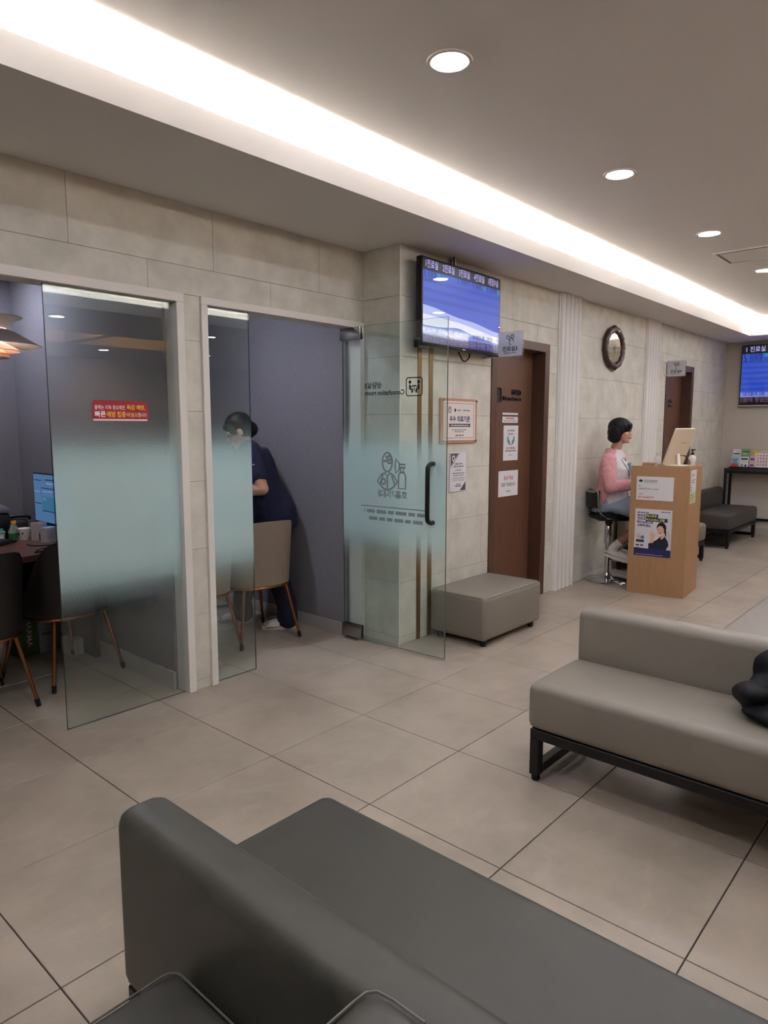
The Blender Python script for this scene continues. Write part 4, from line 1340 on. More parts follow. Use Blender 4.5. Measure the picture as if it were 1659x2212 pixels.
# papers on door 3
yp = yd - .0002
s = wsheet('name_strip', 'thin white strip above the notices on the wooden door', 'notice', 3.62, 1.573, 3.862, 1.590, yp)
s = wsheet('name_plate', 'white name plate with small print on the wooden door', 'notice', 3.62, 1.508, 3.862, 1.558, yp)
lines_print(s, [(.05, .18, .032, .009)], fo(0, 0), X, Z, M_inkred); lines_print(s, [(.02, .22, .012, .005)], fo(0, 0), X, Z, M_inkgrey)
s = wsheet('mask_notice', 'tall white mask notice with teal emblem on the wooden door', 'notice', 3.642, 1.196, 3.872, 1.486, yp)
text(s, '마스크 착용 필수', fo(.115, .240), X, Z, .016, M_ink, 'C', bold=.03)
text(s, '입장 진료 시', fo(.115, .210), X, Z, .018, M_ink, 'C', bold=.02)
patch('emblem', [(.058, .198), (.058, .165), (.075, .138), (.115, .125), (.155, .138), (.172, .165), (.172, .198), (.150, .198), (.150, .172), (.08, .172), (.08, .198)], fo(0, 0), X, Z, M_inkteal, s)
patch('emblem', ellipse(.022, .026, .115, .178), fo(0, 0), X, Z, M_paper, s, .0007); patch('emblem', ellipse(.014, .018, .115, .150), fo(0, 0), X, Z, M_paper, s, .0009)
text(s, '마스크 착용 필수', fo(.115, .092), X, Z, .020, M_inkred, 'C', bold=.03, maxw=.17)
lines_print(s, [(.03, .20, .076, .007)], fo(0, 0), X, Z, M_ink); lines_print(s, [(.08, .15, .042, .005)], fo(0, 0), X, Z, M_inkgrey)
s = wsheet('flu_notice', 'white sheet with red heading taped low on the wooden door', 'notice', 3.578, .898, 3.885, 1.112, yp)
text(s, '유료 독감', fo(.155, .135), X, Z, .036, M_inkred, 'C', bold=.012)
text(s, '접종 가능합니다.', fo(.155, .082), X, Z, .032, M_ink, 'C', bold=.010, maxw=.22)
text(s, '건강드림내과', fo(.155, .035), X, Z, .012, M_ink, 'C', bold=.02)
# papers on door 4
s = wsheet('name_plate', 'white name plate on the door behind the lectern', 'notice', 7.10, 1.505, 7.33, 1.566, yp)
lines_print(s, [(.03, .20, .025, .015)], fo(0, 0), X, Z, M_inkgrey)
wsheet('name_strip', 'thin white strip under the name plate behind the lectern', 'notice', 7.08, 1.480, 7.33, 1.496, yp)
s = wsheet('name_plate', 'lower white name plate on the door behind the lectern', 'notice', 7.08, 1.334, 7.33, 1.384, yp)
lines_print(s, [(.05, .18, .032, .009)], fo(0, 0), X, Z, M_inkblue); lines_print(s, [(.02, .22, .012, .005)], fo(0, 0), X, Z, M_inkgrey)
s = wsheet('mask_notice', 'tall mask notice on the door behind the lectern', 'notice', 7.09, 1.02, 7.32, 1.31, yp)
text(s, '마스크 착용', fo(.115, .250), X, Z, .018, M_ink, 'C', bold=.03); text(s, '진료 시', fo(.115, .222), X, Z, .018, M_ink, 'C', bold=.02)
patch('emblem', rect(.06, .12, .17, .205), fo(0, 0), X, Z, M_inkteal, s); patch('emblem', rect(.09, .13, .14, .20), fo(0, 0), X, Z, M_paper, s, .0008)
lines_print(s, [(.03, .20, .09, .012)], fo(0, 0), X, Z, M_inkred)

# red sticker on the left glass
stk = thing('glass_sticker', 'red rounded sticker with yellow lettering on the left glass panel', 'sticker', (.308, .3498, 1.502))
prism('sticker', rrect(.292, .100, .022), (0, 0, 0), X, Z, .0006, mat('sticker_red', (172, 34, 48), .45), stk)
prism('sticker_rim', rrect(.285, .008, .003, 3, .003, .001), (0, -.0006, 0), X, Z, .0003, M_inkwhite, stk)
text(stk, '올해는 더욱 중요해진', (.012, -.0008, .055), X, Z, .022, M_inkwhite, bold=.012, maxw=.155)
text(stk, '독감 예방,', (.178, -.0008, .054), X, Z, .027, M_inkyel, bold=.03, maxw=.10)
text(stk, '빠른', (.012, -.0008, .018), X, Z, .030, M_inkwhite, bold=.03, maxw=.055)
text(stk, '예방 접종', (.072, -.0008, .018), X, Z, .029, M_inkyel, bold=.03, maxw=.10)
text(stk, '이', (.176, -.0008, .020), X, Z, .022, M_inkwhite, bold=.012)
text(stk, '필요', (.198, -.0008, .020), X, Z, .022, M_inkyel, bold=.02, maxw=.038)
text(stk, '합니다!', (.238, -.0008, .020), X, Z, .022, M_inkwhite, bold=.012, maxw=.046)

# oval carved frame
ov = thing('oval_picture', 'oval picture under glass in a carved dark wood frame on the wall', 'picture', (5.415, -.001, 2.245))
M_carve = mat('carved_wood', (72, 42, 38), .38, noise=(28, .35), bump=(90, .6))
bm = bmesh.new()
n, m_ = 64, 10
RX, RZ = .235, .205
prev = None
first = None
for i in range(n):
    a = 2 * PI * i / n
    wob = 1 + .022 * math.sin(12 * a) + (.05 * math.exp(-((math.degrees(a) - 90) / 9) ** 2)) + (.04 * math.exp(-((math.degrees(a) - 270) / 9) ** 2))
    ring = []
    for j in range(m_):
        b_ = 2 * PI * j / m_
        rr = .036 * math.cos(b_)
        dd = .028 + .024 * math.sin(b_) * (1 + .15 * math.sin(24 * a))
        ring.append(bm.verts.new(((RX * .85 * wob + rr) * math.cos(a), -dd, (RZ * .85 * wob + rr) * math.sin(a))))
    if prev:
        for j in range(m_): bm.faces.new((prev[j], prev[(j + 1) % m_], ring[(j + 1) % m_], ring[j]))
    else: first = ring
    prev = ring
for j in range(m_): bm.faces.new((prev[j], prev[(j + 1) % m_], first[(j + 1) % m_], first[j]))
finish('carved_frame', bm, M_carve, ov, 60)
prism('picture_plate', ellipse(RX * .72, RZ * .72, 0, 0, 36), (0, -.018, 0), X, Z, .004, mat('picture_cream', (178, 168, 140), .5), ov)
bm = bmesh.new()
for k in range(26):
    a = random.uniform(-2.4, .9); rr = random.uniform(.01, .055)
    prism_bm(bm, ellipse(.010, .006, rr * math.cos(a * 2), .02 + rr * math.sin(a * 2) + random.uniform(-.02, .03), 7), (0, -.0222, 0), X, Z, .0006)
stroke_bm(bm, [(0, .03), (.004, -.03), (-.004, -.075)], .006, (0, -.0222, 0), X, Z, .0008)
finish('plant_motif', bm, mat('motif_olive', (70, 66, 46), .6), ov)
patch('cover_glass', ellipse(RX * .722, RZ * .722, 0, 0, 36), (0, -.030, 0), X, Z, glass_mat('picture_glass', (1, 1, 1), 2.2), ov, 0)

# ================================================================== LEFT CONSULTATION ROOM ITEMS
pl = thing('pendant_lamp', 'white multi-shade pendant lamp cut by the left picture edge', 'lamp', (.205, 1.30, 1.84))
M_shade = mat('lamp_shade', (206, 204, 208), .45)
M_shadein = mat('lamp_shade_pink', (232, 196, 176), .5)
def shade(nm, prof, m=M_shade):
    q = [(r, z) for r, z in prof] + [(r - .003, z - .0035) for r, z in reversed(prof)]
    return lathe(nm, q, m, pl, 44, smooth=35, close=True)
shade('main_shade', [(.258, .085), (.215, .108), (.155, .145), (.118, .165), (.085, .172)])
shade('upper_shade', [(.085, .182), (.098, .196), (.125, .222), (.158, .238), (.166, .240)])
shade('inner_shade', [(.150, .055), (.115, .078), (.070, .100)], M_shadein)
shade('lower_shade', [(.092, .018), (.090, .030), (.062, .060), (.050, .070)], M_shadein)
lathe('bottom_cup', [(0, .012), (.086, .014), (.090, .020), (.090, .040), (.086, .041)], M_shadein, pl, 36)
bulb = lathe('bulb', [(0, .055), (.022, .058), (.034, .085), (.034, .115), (.02, .145), (0, .150)], emis('pendant_bulb', (255, 224, 202), L_PEND * 4, True), pl, 8)
lathe('hub', [(0, .165), (.03, .165), (.03, .245), (.012, .26), (0, .26)], M_shade, pl, 20)
tube('cord', [(0, 0, .26), (0, 0, .71)], .004, M_plwhite, pl, 8)
for q in range(3):
    a = q * 2 * PI / 3 + .5
    tube('strut', [(.075 * math.cos(a), .075 * math.sin(a), .03), (.09 * math.cos(a), .09 * math.sin(a), .20)], .004, M_plwhite, pl, 6)

dmon = thing('desktop_monitor', 'monitor showing a blue medical record window on the left desk', 'monitor', (.655, 1.99, .741), -PI / 2)
MW2 = .56
pbox('casing', (0, 0, .078), (MW2, .03, .425), M_plblack, dmon, .004, 1)
E_s1 = emis('record_blue', (92, 138, 190), .55); E_s2 = emis('record_teal', (62, 130, 168), .55); E_s3 = emis('record_dark', (36, 62, 104), .45); E_s4 = emis('record_light', (150, 182, 216), .6)
patch('screen', rect(.010, .096, MW2 - .010, .416), (0, 0, 0), X, Z, E_s1, dmon, .0006)
patch('screen_window', rect(.13, .175, .36, .27), (0, 0, 0), X, Z, E_s2, dmon, .0010)
bm = bmesh.new()
for x0, z0, x1, z1 in ((.02, .372, .14, .378), (.20, .378, .54, .386), (.13, .322, .35, .328), (.02, .215, .12, .222), (.36, .225, .54, .231), (.13, .168, .36, .174), (.30, .16, .54, .164), (.12, .28, .124, .32), (.195, .345, .199, .38)):
    bm.faces.new([bm.verts.new((a, -.0012, b)) for a, b in rect(x0, z0, x1, z1)])
finish('screen_rules', bm, E_s3, dmon)
lines_print(dmon, [(.21, .53, .352, .010), (.02, .11, .295, .006), (.15, .30, .300, .006), (.14, .20, .255, .004), (.14, .20, .243, .004)], (0, 0, 0), X, Z, E_s4, off=.0014)
pbox('stand', (.24, .012, .006), (.32, .028, .11), M_plwhite, dmon)
pbox('stand_base', (.17, -.06, 0), (.39, .09, .008), M_plwhite, dmon, .003, 1)

prn = thing('printer', 'black desktop printer with grey lid at the left picture edge', 'printer', (.06, 1.94, .741), -.18)
pbox('body', (0, 0, 0), (.40, .30, .165), M_plblack, prn, .012, 2)
pbox('lid', (-.005, 0, .172), (.40, .29, .205), mat('printer_grey', (120, 118, 126), .35), prn, .008, 2)
pbox('paper_slot', (.06, -.004, .10), (.34, .01, .12), mat('slot_grey', (60, 60, 62), .4), prn)
ph = thing('desk_telephone', 'black telephone block standing right of the printer', 'telephone', (.52, 2.04, .741), -.3)
pbox('body', (0, 0, 0), (.10, .12, .10), M_plblack, ph, .012, 2)
tube('handset', curve_pts([(-.015, .06, .10), (.0, .05, .118), (.05, .05, .122), (.10, .05, .118), (.115, .06, .10)], 4), .012, M_plblack, ph, 8)
DZ = .741
# bottle with yellow cap
q = thing('drink_bottle', 'clear drink bottle with a yellow cap on the left desk', 'bottle', (.452, 1.825, DZ))
lathe('body', [(0, 0), (.032, 0), (.034, .006), (.034, .055), (.030, .068), (.015, .098), (.014, .102), (0, .102)], clear_plastic('bottle_pet', (210, 214, 205), .35), q, 20)
lathe('label_band', [(.0345, .012), (.0345, .045)], mat('label_green', (50, 132, 70), .5), q, 20)
lathe('cap', [(0, .102), (.0165, .102), (.0165, .122), (.014, .125), (0, .125)], mat('cap_yellow', (232, 172, 40), .4), q, 16)
q = thing('paper_cup', 'white paper cup with small motifs on the left desk', 'cup', (.497, 1.782, DZ))
lathe('cup', [(0, 0), (.030, 0), (.040, .072), (.043, .074), (.040, .076), (.036, .072), (.027, .004), (0, .004)], mat('cup_white', (220, 212, 202), .55), q, 24)
lines_print(q, [(-.02, -.012, .035, .014), (.004, .012, .04, .012)], (-.026, -.026, 0), Vector((.707, -.707, 0)), Z, M_ink)
q = thing('plastic_tub', 'white plastic tub with a mint green lid on the left desk', 'tub', (.352, 1.825, DZ))
lathe('tub', [(0, 0), (.040, 0), (.043, .05), (0, .05)], M_plwhite, q, 22)
lathe('lid', [(0, .05), (.046, .05), (.046, .062), (.036, .066), (.034, .080), (0, .082)], mat('lid_mint', (130, 200, 180), .4), q, 22)
def carton(label, x, y, w_, d_, h_, rz, top, stripes):
    q = thing('medicine_box', label, 'box', (x, y, DZ), rz, 'medicine cartons on the left desk')
    pbox('carton', (-w_ / 2, -d_ / 2, 0), (w_ / 2, d_ / 2, h_), mat('carton_white', (206, 202, 206), .6), q)
    patch('top_print', rect(-w_ / 2 + .004, -d_ / 2 + .004, w_ / 2 - .004, d_ / 2 - .004), (0, 0, h_), X, Y, top, q)
    for (x0, z0, x1, z1), m in stripes:
        patch('print', rect(x0, z0, x1, z1), (-w_ / 2, -d_ / 2, 0), X, Z, m, q)
    lines_print(q, [(.006, w_ - .006, h_ * (.25 + .12 * k), .003) for k in range(6)], (-w_ / 2, -d_ / 2, 0), X, Z, M_inkgrey, off=.0012)
    return q
carton('tall medicine carton with a pink top beside the monitor', .560, 1.70, .075, .06, .115, .5, M_inkred, [((.0, .0, .03, .05), M_inkblue)])
carton('medicine carton with a pale blue top in front of the monitor', .575, 1.585, .085, .055, .093, .35, mat('carton_blue', (120, 170, 205), .6), [])
# small odds and ends
q = thing('highlighter_pen', 'purple and yellow highlighter leaning by the paper cup', 'pen', (.535, 1.745, DZ))
tube('barrel', [(0, 0, .004), (.012, .006, .055)], .008, M_inkyel, q, 8); tube('cap', [(.012, .006, .055), (.019, .0095, .085)], .009, cV, q, 8); tube('tip', [(.019, .0095, .085), (.021, .0105, .10)], .004, M_plblack, q, 8)
kb = thing('keyboard_tray', 'black keyboard lying on the left desk', 'keyboard', (.045, 1.445, DZ), .60)
pbox('base', (0, 0, 0), (.46, .165, .018), M_plblack, kb, .006, 2)
for i in range(13):
    for j in range(4):
        pbox('key', (.015 + i * .033, .016 + j * .034, .018), (.015 + i * .033 + .028, .016 + j * .034 + .029, .023), mat('key_black', (34, 34, 36), .5), kb)
q = pbox('red_slip', (0, 0, 0), (.05, .015, .003), M_inkred); q.location = (.335, 1.46, DZ); q.rotation_euler = (0, 0, .35)
tag(q, 'small red paper slip on the desk in front of the keyboard', 'paper')
tag(tube('mouse_cable', curve_pts([(.424, 1.55, DZ + .004), (.44, 1.45, DZ + .004), (.52, 1.40, DZ + .004), (.47, 1.29, DZ + .004), (.34, 1.22, DZ + .004), (.40, 1.225, DZ + .006), (.50, 1.30, DZ + .004), (.42, 1.30, DZ + .008), (.36, 1.25, DZ + .004), (.50, 1.27, DZ + .004), (.60, 1.38, DZ + .004)], 7), .0035, M_plblack, None, 6),
    'black cable looped on the desk edge', 'cable')
# under the desk
def bag(name, label, cat, x0, y0, w_, d_, h_, rz, m, rows=(), txt=None):
    q = thing(name, label, cat, (x0, y0, 0), rz)
    bm = bmesh.new()
    box(bm, (0, 0, 0), (w_, d_, h_))
    for v_ in bm.verts:
        if v_.co.z > h_ * .5: v_.co.y = d_ / 2 + (v_.co.y - d_ / 2) * .75
    finish('bag_body', bm, m, q)
    return q
q = bag('paper_bag', 'green paper bag with white vertical lettering under the left desk', 'bag', .385, 1.625, .115, .22, .40, .22, mat('bag_green', (92, 124, 42), .7))
text(q, 'A PHARMA', (.030, -.001, .33), -Z, X, .038, M_inkwhite, 'L', bold=.01, off=.004)
q.rotation_euler = (0, 0, .22)
q = thing('carton_box', 'white carton with black printed name under the left desk', 'box', (.505, 1.650, 0), .20)
pbox('carton', (0, 0, 0), (.150, .20, .215), mat('box_white', (176, 170, 178), .7), q)
text(q, 'Orafang', (.015, 0, .105), X, Z, .030, M_ink, bold=.02, off=.0008)
lines_print(q, [(.03, .12, .145, .004)], (0, 0, 0), X, Z, M_inkgrey); text(q, 'Choice', (.035, 0, .025), X, Z, .016, M_inkgrey, off=.0008)
q = thing('carton_box', 'plain white carton by the desk leg under the left desk', 'box', (.612, 1.432, 0), .05)
pbox('carton', (0, 0, 0), (.080, .14, .105), mat('box_white2', (190, 190, 188), .7), q); pbox('tape', (.03, -.0008, .0), (.05, .141, .1058), mat('tape_clear', (176, 172, 160), .4), q)
q = thing('carton_box', 'rust red carton lying on the bags under the left desk', 'box', (.46, 1.88, 0), .2)
pbox('carton', (0, 0, 0), (.22, .15, .42), mat('box_red', (108, 44, 26), .7), q); pbox('tape', (.09, -.0008, 0), (.12, .151, .4208), mat('tape_brown', (120, 84, 56), .5), q)
q = thing('waste_bin', 'round white waste bin under the desk at the left edge', 'bin', (.20, 1.66, 0))
lathe('bin', [(0, 0), (.080, 0), (.095, .02), (.105, .14), (.108, .142), (.102, .142), (.088, .02), (0, .012)], M_plwhite, q, 28)
lathe('rim', [(.102, .138), (.112, .138), (.112, .150), (.102, .150)], M_plwhite, q, 28, close=True)
q = thing('power_cords', 'tangle of black power cords under the left desk', 'cable', (.665, 1.52, 0))
tube('cord', curve_pts([(0, .05, .30), (-.02, 0, .18), (.0, -.03, .08), (.03, .02, .04), (.0, .06, .10), (-.03, .03, .16), (-.01, .10, .28)], 6), .005, M_plblack, q, 6)
tube('cord', curve_pts([(.02, .08, .34), (.02, .02, .15), (-.02, .0, .03), (.02, .10, .008)], 6), .005, M_plblack, q, 6)

# ---- black jacket on the mid bench
bm = bmesh.new()
def blob_e(bm, c, r, rot=(0, 0, 0)):
    g = bmesh.ops.create_icosphere(bm, subdivisions=3, radius=1.0)
    M_ = Matrix.Translation(Vector(c)) @ Matrix.Rotation(rot[2], 4, 'Z') @ Matrix.Rotation(rot[1], 4, 'Y') @ Matrix.Rotation(rot[0], 4, 'X') @ Matrix.Diagonal((*r, 1))
    for v_ in g['verts']: v_.co = M_ @ v_.co

TMP = bpy.data.scenes.new('workbench')
def fuse(name, bm, material, parent, voxel=.006, it=6, factor=.5, disp=None):
    me = bpy.data.meshes.new('tmp'); bm.to_mesh(me); bm.free()
    o = bpy.data.objects.new('tmp', me); TMP.collection.objects.link(o)
    m1 = o.modifiers.new('r', 'REMESH'); m1.mode = 'VOXEL'; m1.voxel_size = voxel
    if it:
        m2 = o.modifiers.new('s', 'SMOOTH'); m2.iterations = it; m2.factor = factor
    if disp:
        tx = bpy.data.textures.new('wrinkle', 'CLOUDS'); tx.noise_scale = disp[0]; tx.noise_depth = 2
        m3 = o.modifiers.new('d', 'DISPLACE'); m3.texture = tx; m3.strength = disp[1]; m3.mid_level = .5; m3.texture_coords = 'LOCAL'
    TMP.view_layers[0].update()
    dg = TMP.view_layers[0].depsgraph
    res = bpy.data.meshes.new_from_object(o.evaluated_get(dg))
    bpy.data.objects.remove(o, do_unlink=True)
    res.name = name
    res.materials.clear()
    return obj(name, res, material, parent, 0)

jk = thing('jacket', 'black padded jacket heaped on the taupe bench at the right edge', 'jacket', (1.50, -2.42, .425))
blob_e(bm, (0, -.10, .045), (.17, .22, .045)); blob_e(bm, (.04, -.08, .10), (.12, .20, .06)); blob_e(bm, (-.06, .02, .035), (.10, .10, .034), (0, 0, .5))
blob_e(bm, (-.05, .08, .075), (.10, .075, .045), (0, .2, .3)); blob_e(bm, (.07, .0, .13), (.06, .12, .10), (.4, 0, 0)); blob_e(bm, (-.12, -.06, .030), (.06, .17, .030)); blob_e(bm, (.07, -.22, .16), (.07, .20, .11))
fuse('jacket_body', bm, mat('black_nylon', (14, 13, 16), .6, spec=.25, bump=(40, .3)), jk, .008, 4, .5, (.07, .014))
tube('snap_button', [(-.105, .10, .082), (-.115, .108, .090)], .009, M_gold, jk, 12)
# ================================================================== PEOPLE
def ring_sec(bm, c, u, v_, a, b, n=20):
    return [bm.verts.new(Vector(c) + Vector(u) * (a * math.cos(2 * PI * k / n)) + Vector(v_) * (b * math.sin(2 * PI * k / n))) for k in range(n)]
def loft(bm, secs, n=20):
    """secs: (center, u, v, a, b)"""
    R = [ring_sec(bm, *s, n=n) for s in secs]
    for p, q in zip(R, R[1:]):
        for k in range(n): bm.faces.new((p[k], p[(k + 1) % n], q[(k + 1) % n], q[k]))
    bm.faces.new(R[0][::-1]); bm.faces.new(R[-1])
def limb(bm, pts, rads, n=14):
    tube_bm(bm, pts, rads, n)
    for p, r in ((pts[0], rads[0]), (pts[-1], rads[-1])): blob_e(bm, p, (r, r, r))
def hand(bm, wrist, d, side, up_, s=1.0, curl=.5):
    """d: pointing direction, side: thumb direction, up_: back of the hand"""
    d, side, up_ = Vector(d).normalized(), Vector(side).normalized(), Vector(up_).normalized()
    w_ = Vector(wrist)
    for k in range(4):
        o = (1.5 - k) * .0195
        b = w_ + d * .035 + side * o * .8
        kn = w_ + d * (.088 - .006 * abs(1.2 - k)) + side * o
        limb(bm, [b, kn], [.0125, .0105], 8)
        L_ = (.066, .074, .070, .056)[k]
        m1 = kn + (d * math.cos(curl) - up_ * math.sin(curl)) * L_ * .55
        m2 = m1 + (d * math.cos(curl * 2) - up_ * math.sin(curl * 2)) * L_ * .5
        limb(bm, [kn, m1, m2], [.0088, .0082, .0068], 8)
    blob_e(bm, w_ + d * .03, (.026, .026, .016))
    t1 = w_ + d * .032 + side * .028
    t2 = t1 + d * .034 + side * .020 - up_ * .008
    limb(bm, [w_ + d * .012 + side * .012, t1, t2, t2 + d * .024 + side * .004], [.013, .0115, .0095, .008], 8)
def face_features(par, c, F, S, U, s=1.0, eye=True):
    """eyes, brows, lips and ears as small parts; c = head centre"""
    bm = bmesh.new()
    for sg in (-1, 1):
        p = c + F * .079 * s + S * sg * .031 * s + U * .006 * s
        blob_e(bm, p, (.011 * s, .011 * s, .0052 * s), (0, 0, 0))
    finish('eye', bm, mat('eye_dark', (34, 26, 24), .25), par, 60)
    for sg in (-1, 1):
        tube('eyebrow', [c + F * .083 * s + S * sg * .014 * s + U * .026 * s, c + F * .082 * s + S * sg * .030 * s + U * .031 * s, c + F * .070 * s + S * sg * .047 * s + U * .026 * s], [.002, .003, .0016], M_hair, par, 6)
    bm = bmesh.new()
    limb(bm, [c + F * .078 * s + S * .020 * s - U * .058 * s, c + F * .092 * s - U * .057 * s, c + F * .078 * s - S * .020 * s - U * .058 * s], [.004, .0085, .004], 8)
    finish('lips', bm, mat('lipstick', (164, 66, 70), .45), par, 60)
def head_mesh(bm, c, F, S, U, s=1.0):
    rot = Matrix((S, F, U)).transposed().to_4x4()
    def E_(f, sd, u, r):
        g = bmesh.ops.create_icosphere(bm, subdivisions=3, radius=1.0)
        M_ = Matrix.Translation(c + F * f * s + S * sd * s + U * u * s) @ rot @ Matrix.Diagonal((r[0] * s, r[1] * s, r[2] * s, 1))
        for v_ in g['verts']: v_.co = M_ @ v_.co
    E_(-.008, 0, .030, (.076, .094, .088))       # skull
    E_(.030, 0, -.022, (.064, .058, .080))       # face
    E_(.040, 0, -.075, (.042, .044, .036))       # jaw
    E_(.068, 0, -.092, (.022, .018, .017))       # chin
    for sg in (-1, 1):
        E_(.048, sg * .036, -.022, (.026, .030, .030))   # cheek
        E_(-.004, sg * .076, -.008, (.010, .020, .030))  # ear
        E_(.070, sg * .030, .022, (.022, .014, .010))    # brow ridge
    E_(.086, 0, -.022, (.013, .020, .012)); E_(.080, 0, -.004, (.009, .014, .026))  # nose
    E_(.082, 0, -.055, (.022, .012, .014))       # mouth mound

# ---------------------------------------------------------------- seated receptionist
def seated_person():
    fw = Vector((.10, -.995, 0)).normalized()
    rz = math.atan2(fw.y, fw.x) - PI / 2
    t = thing('person', 'person in pink cardigan and blue skirt sitting on the bar stool at the lectern', 'person', (5.098, -.215, 0), rz)
    # local: +y forward, +x her right, z up
    F, S, U = Vector((0, 1, 0)), Vector((1, 0, 0)), Vector((0, 0, 1))
    hz = .735
    hc = Vector((0, .050, 1.432))                         # head centre
    a = math.radians(3)                                  # head turn
    HF = Vector((-math.sin(a), math.cos(a), -.06)).normalized()
    HS = HF.cross(U).normalized(); HU = HS.cross(HF)
    # body: head, neck, hands, legs in one mesh
    bm = bmesh.new()
    head_mesh(bm, hc, HF, HS, HU, .98)
    limb(bm, [(0, .005, 1.18), (0, .008, 1.27), hc + Vector((0, -.012, -.05))], [.056, .050, .050])
    loft(bm, [((0, -.02, .70), S, F, .155, .12), ((0, -.02, .80), S, F, .150, .105), ((0, .0, .95), S, F, .125, .090), ((0, .01, 1.08), S, F, .145, .095), ((0, .005, 1.17), S, F, .150, .075), ((0, .01, 1.22), S, F, .085, .05)])
    for sg in (-1, 1):
        kn = Vector((sg * .075, .415, .685)); an = Vector((sg * .07, .045, .335))
        limb(bm, [Vector((sg * .085, .02, .735)), Vector((sg * .085, .22, .725)), kn], [.074, .068, .054], 16)
        limb(bm, [kn, kn.lerp(an, .35) + Vector((0, -.012, -.006)), an], [.052, .055, .034], 16)
        limb(bm, [an, an + Vector((0, .01, -.045)), an + Vector((0, .12, -.09))], [.034, .034, .026], 10)
        sh = Vector((sg * .165, .0, 1.175)); el = Vector((sg * .225, .06, .925)); wr = Vector((sg * .10, .275, .955))
        limb(bm, [sh, el, wr], [.045, .038, .026])
        hand(bm, wr, (-sg * .25, 1, -.05), (-sg, 0, .1), (0, 0, 1), .9, .35)
    body = fuse('body', bm, [M_skin, M_skinleg], t, .0055, 5)
    for p in body.data.polygons:
        if p.center.z < .74 and p.center.y > -.2: p.material_index = 1
    face_features(t, hc, HF, HS, HU, .98)
    # bob hair
    bm = bmesh.new()
    rot = Matrix((HS, HF, HU)).transposed().to_4x4()
    def E_(f, sd, u, r, ry=0):
        g = bmesh.ops.create_icosphere(bm, subdivisions=3, radius=1.0)
        M_ = Matrix.Translation(hc + HF * f + HS * sd + HU * u) @ rot @ Matrix.Rotation(ry, 4, 'X') @ Matrix.Diagonal((*r, 1))
        for v_ in g['verts']: v_.co = M_ @ v_.co
    E_(-.018, 0, .040, (.094, .110, .092))
    E_(-.040, 0, -.010, (.100, .086, .095))
    E_(-.048, 0, -.062, (.092, .072, .052))
    for sg in (-1, 1):
        E_(-.034, sg * .078, -.020, (.026, .060, .085))
        E_(-.028, sg * .080, -.062, (.022, .052, .048))
        E_(.036, sg * .066, .042, (.018, .032, .036), .2)
        E_(.014, sg * .076, .012, (.016, .034, .046))
    E_(.062, 0, .062, (.062, .034, .030)); E_(.078, -.012, .046, (.042, .014, .024)); E_(.078, .030, .044, (.020, .013, .024))
    fuse('hair', bm, M_hair, t, .0045, 4)
    # white blouse
    M_bl = mat('white_blouse', (222, 216, 214), .75, bump=(14, .25)); M_trim = mat('blouse_trim', (140, 146, 158), .7)
    bm = bmesh.new()
    loft(bm, [((0, .03, .735), S, F, .182, .155), ((0, .02, .80), S, F, .172, .140), ((0, .012, .90), S, F, .148, .115), ((0, .020, 1.00), S, F, .148, .118), ((0, .028, 1.08), S, F, .158, .118), ((0, .008, 1.16), S, F, .165, .092), ((0, .004, 1.215), S, F, .112, .074), ((0, .0, 1.262), S, F, .066, .060)], 28)
    fuse('blouse', bm, M_bl, t, .007, 4, .5, (.05, .010))
    tube('collar_trim', curve_pts([(-.062, -.02, 1.245), (-.058, .045, 1.225), (-.02, .095, 1.175), (.0, .108, 1.15)], 5), .004, M_trim, t, 6)
    tube('collar_trim', curve_pts([(.062, -.02, 1.245), (.058, .045, 1.225), (.02, .095, 1.175), (.0, .108, 1.15)], 5), .004, M_trim, t, 6)
    pts = [(.152 * math.cos(math.radians(q)), .017 + .120 * math.sin(math.radians(q)), .955) for q in range(10, 171, 10)]
    tube('waist_trim', pts, .006, M_trim, t, 6)
    tube('front_trim', [(0.06, .137, .95), (.066, .158, .80), (.068, .172, .745)], .0035, M_trim, t, 6)
    bw = thing  # bow
    bm = bmesh.new()
    blob_e(bm, (0, .142, 1.135), (.010, .008, .010)); blob_e(bm, (-.026, .138, 1.132), (.024, .007, .012), (0, .3, 0)); blob_e(bm, (.026, .138, 1.132), (.024, .007, .012), (0, -.3, 0))
    limb(bm, [(-.004, .142, 1.13), (-.014, .148, 1.06), (-.016, .146, 1.03)], [.008, .010, .009], 8); limb(bm, [(.004, .142, 1.13), (.012, .148, 1.06), (.014, .146, 1.025)], [.008, .010, .009], 8)
    finish('ribbon_bow', bm, mat('ribbon_grey', (146, 152, 164), .6), t, 60)
    tube('lanyard', curve_pts([(.072, -.02, 1.30), (.075, .05, 1.22), (.060, .13, 1.10), (.02, .15, 1.03), (0, .148, 1.02), (.002, .150, .96)], 6), .0022, M_ink, t, 6)
    pbox('name_badge', (-.072, .128, 1.085), (-.030, .134, 1.108), mat('badge', (150, 165, 220), .4), t)
    # pink cardigan
    M_cd = mat('pink_cardigan', (222, 158, 160), .85, bump=(24, .35), noise=(30, .05))
    bm = bmesh.new()
    R0, R1 = [], []
    lv = [(.700, .215, .185), (.76, .205, .175), (.84, .190, .150), (.92, .178, .130), (1.0, .178, .128), (1.08, .186, .120), (1.15, .192, .104), (1.20, .160, .092), (1.24, .108, .080), (1.275, .072, .070)]
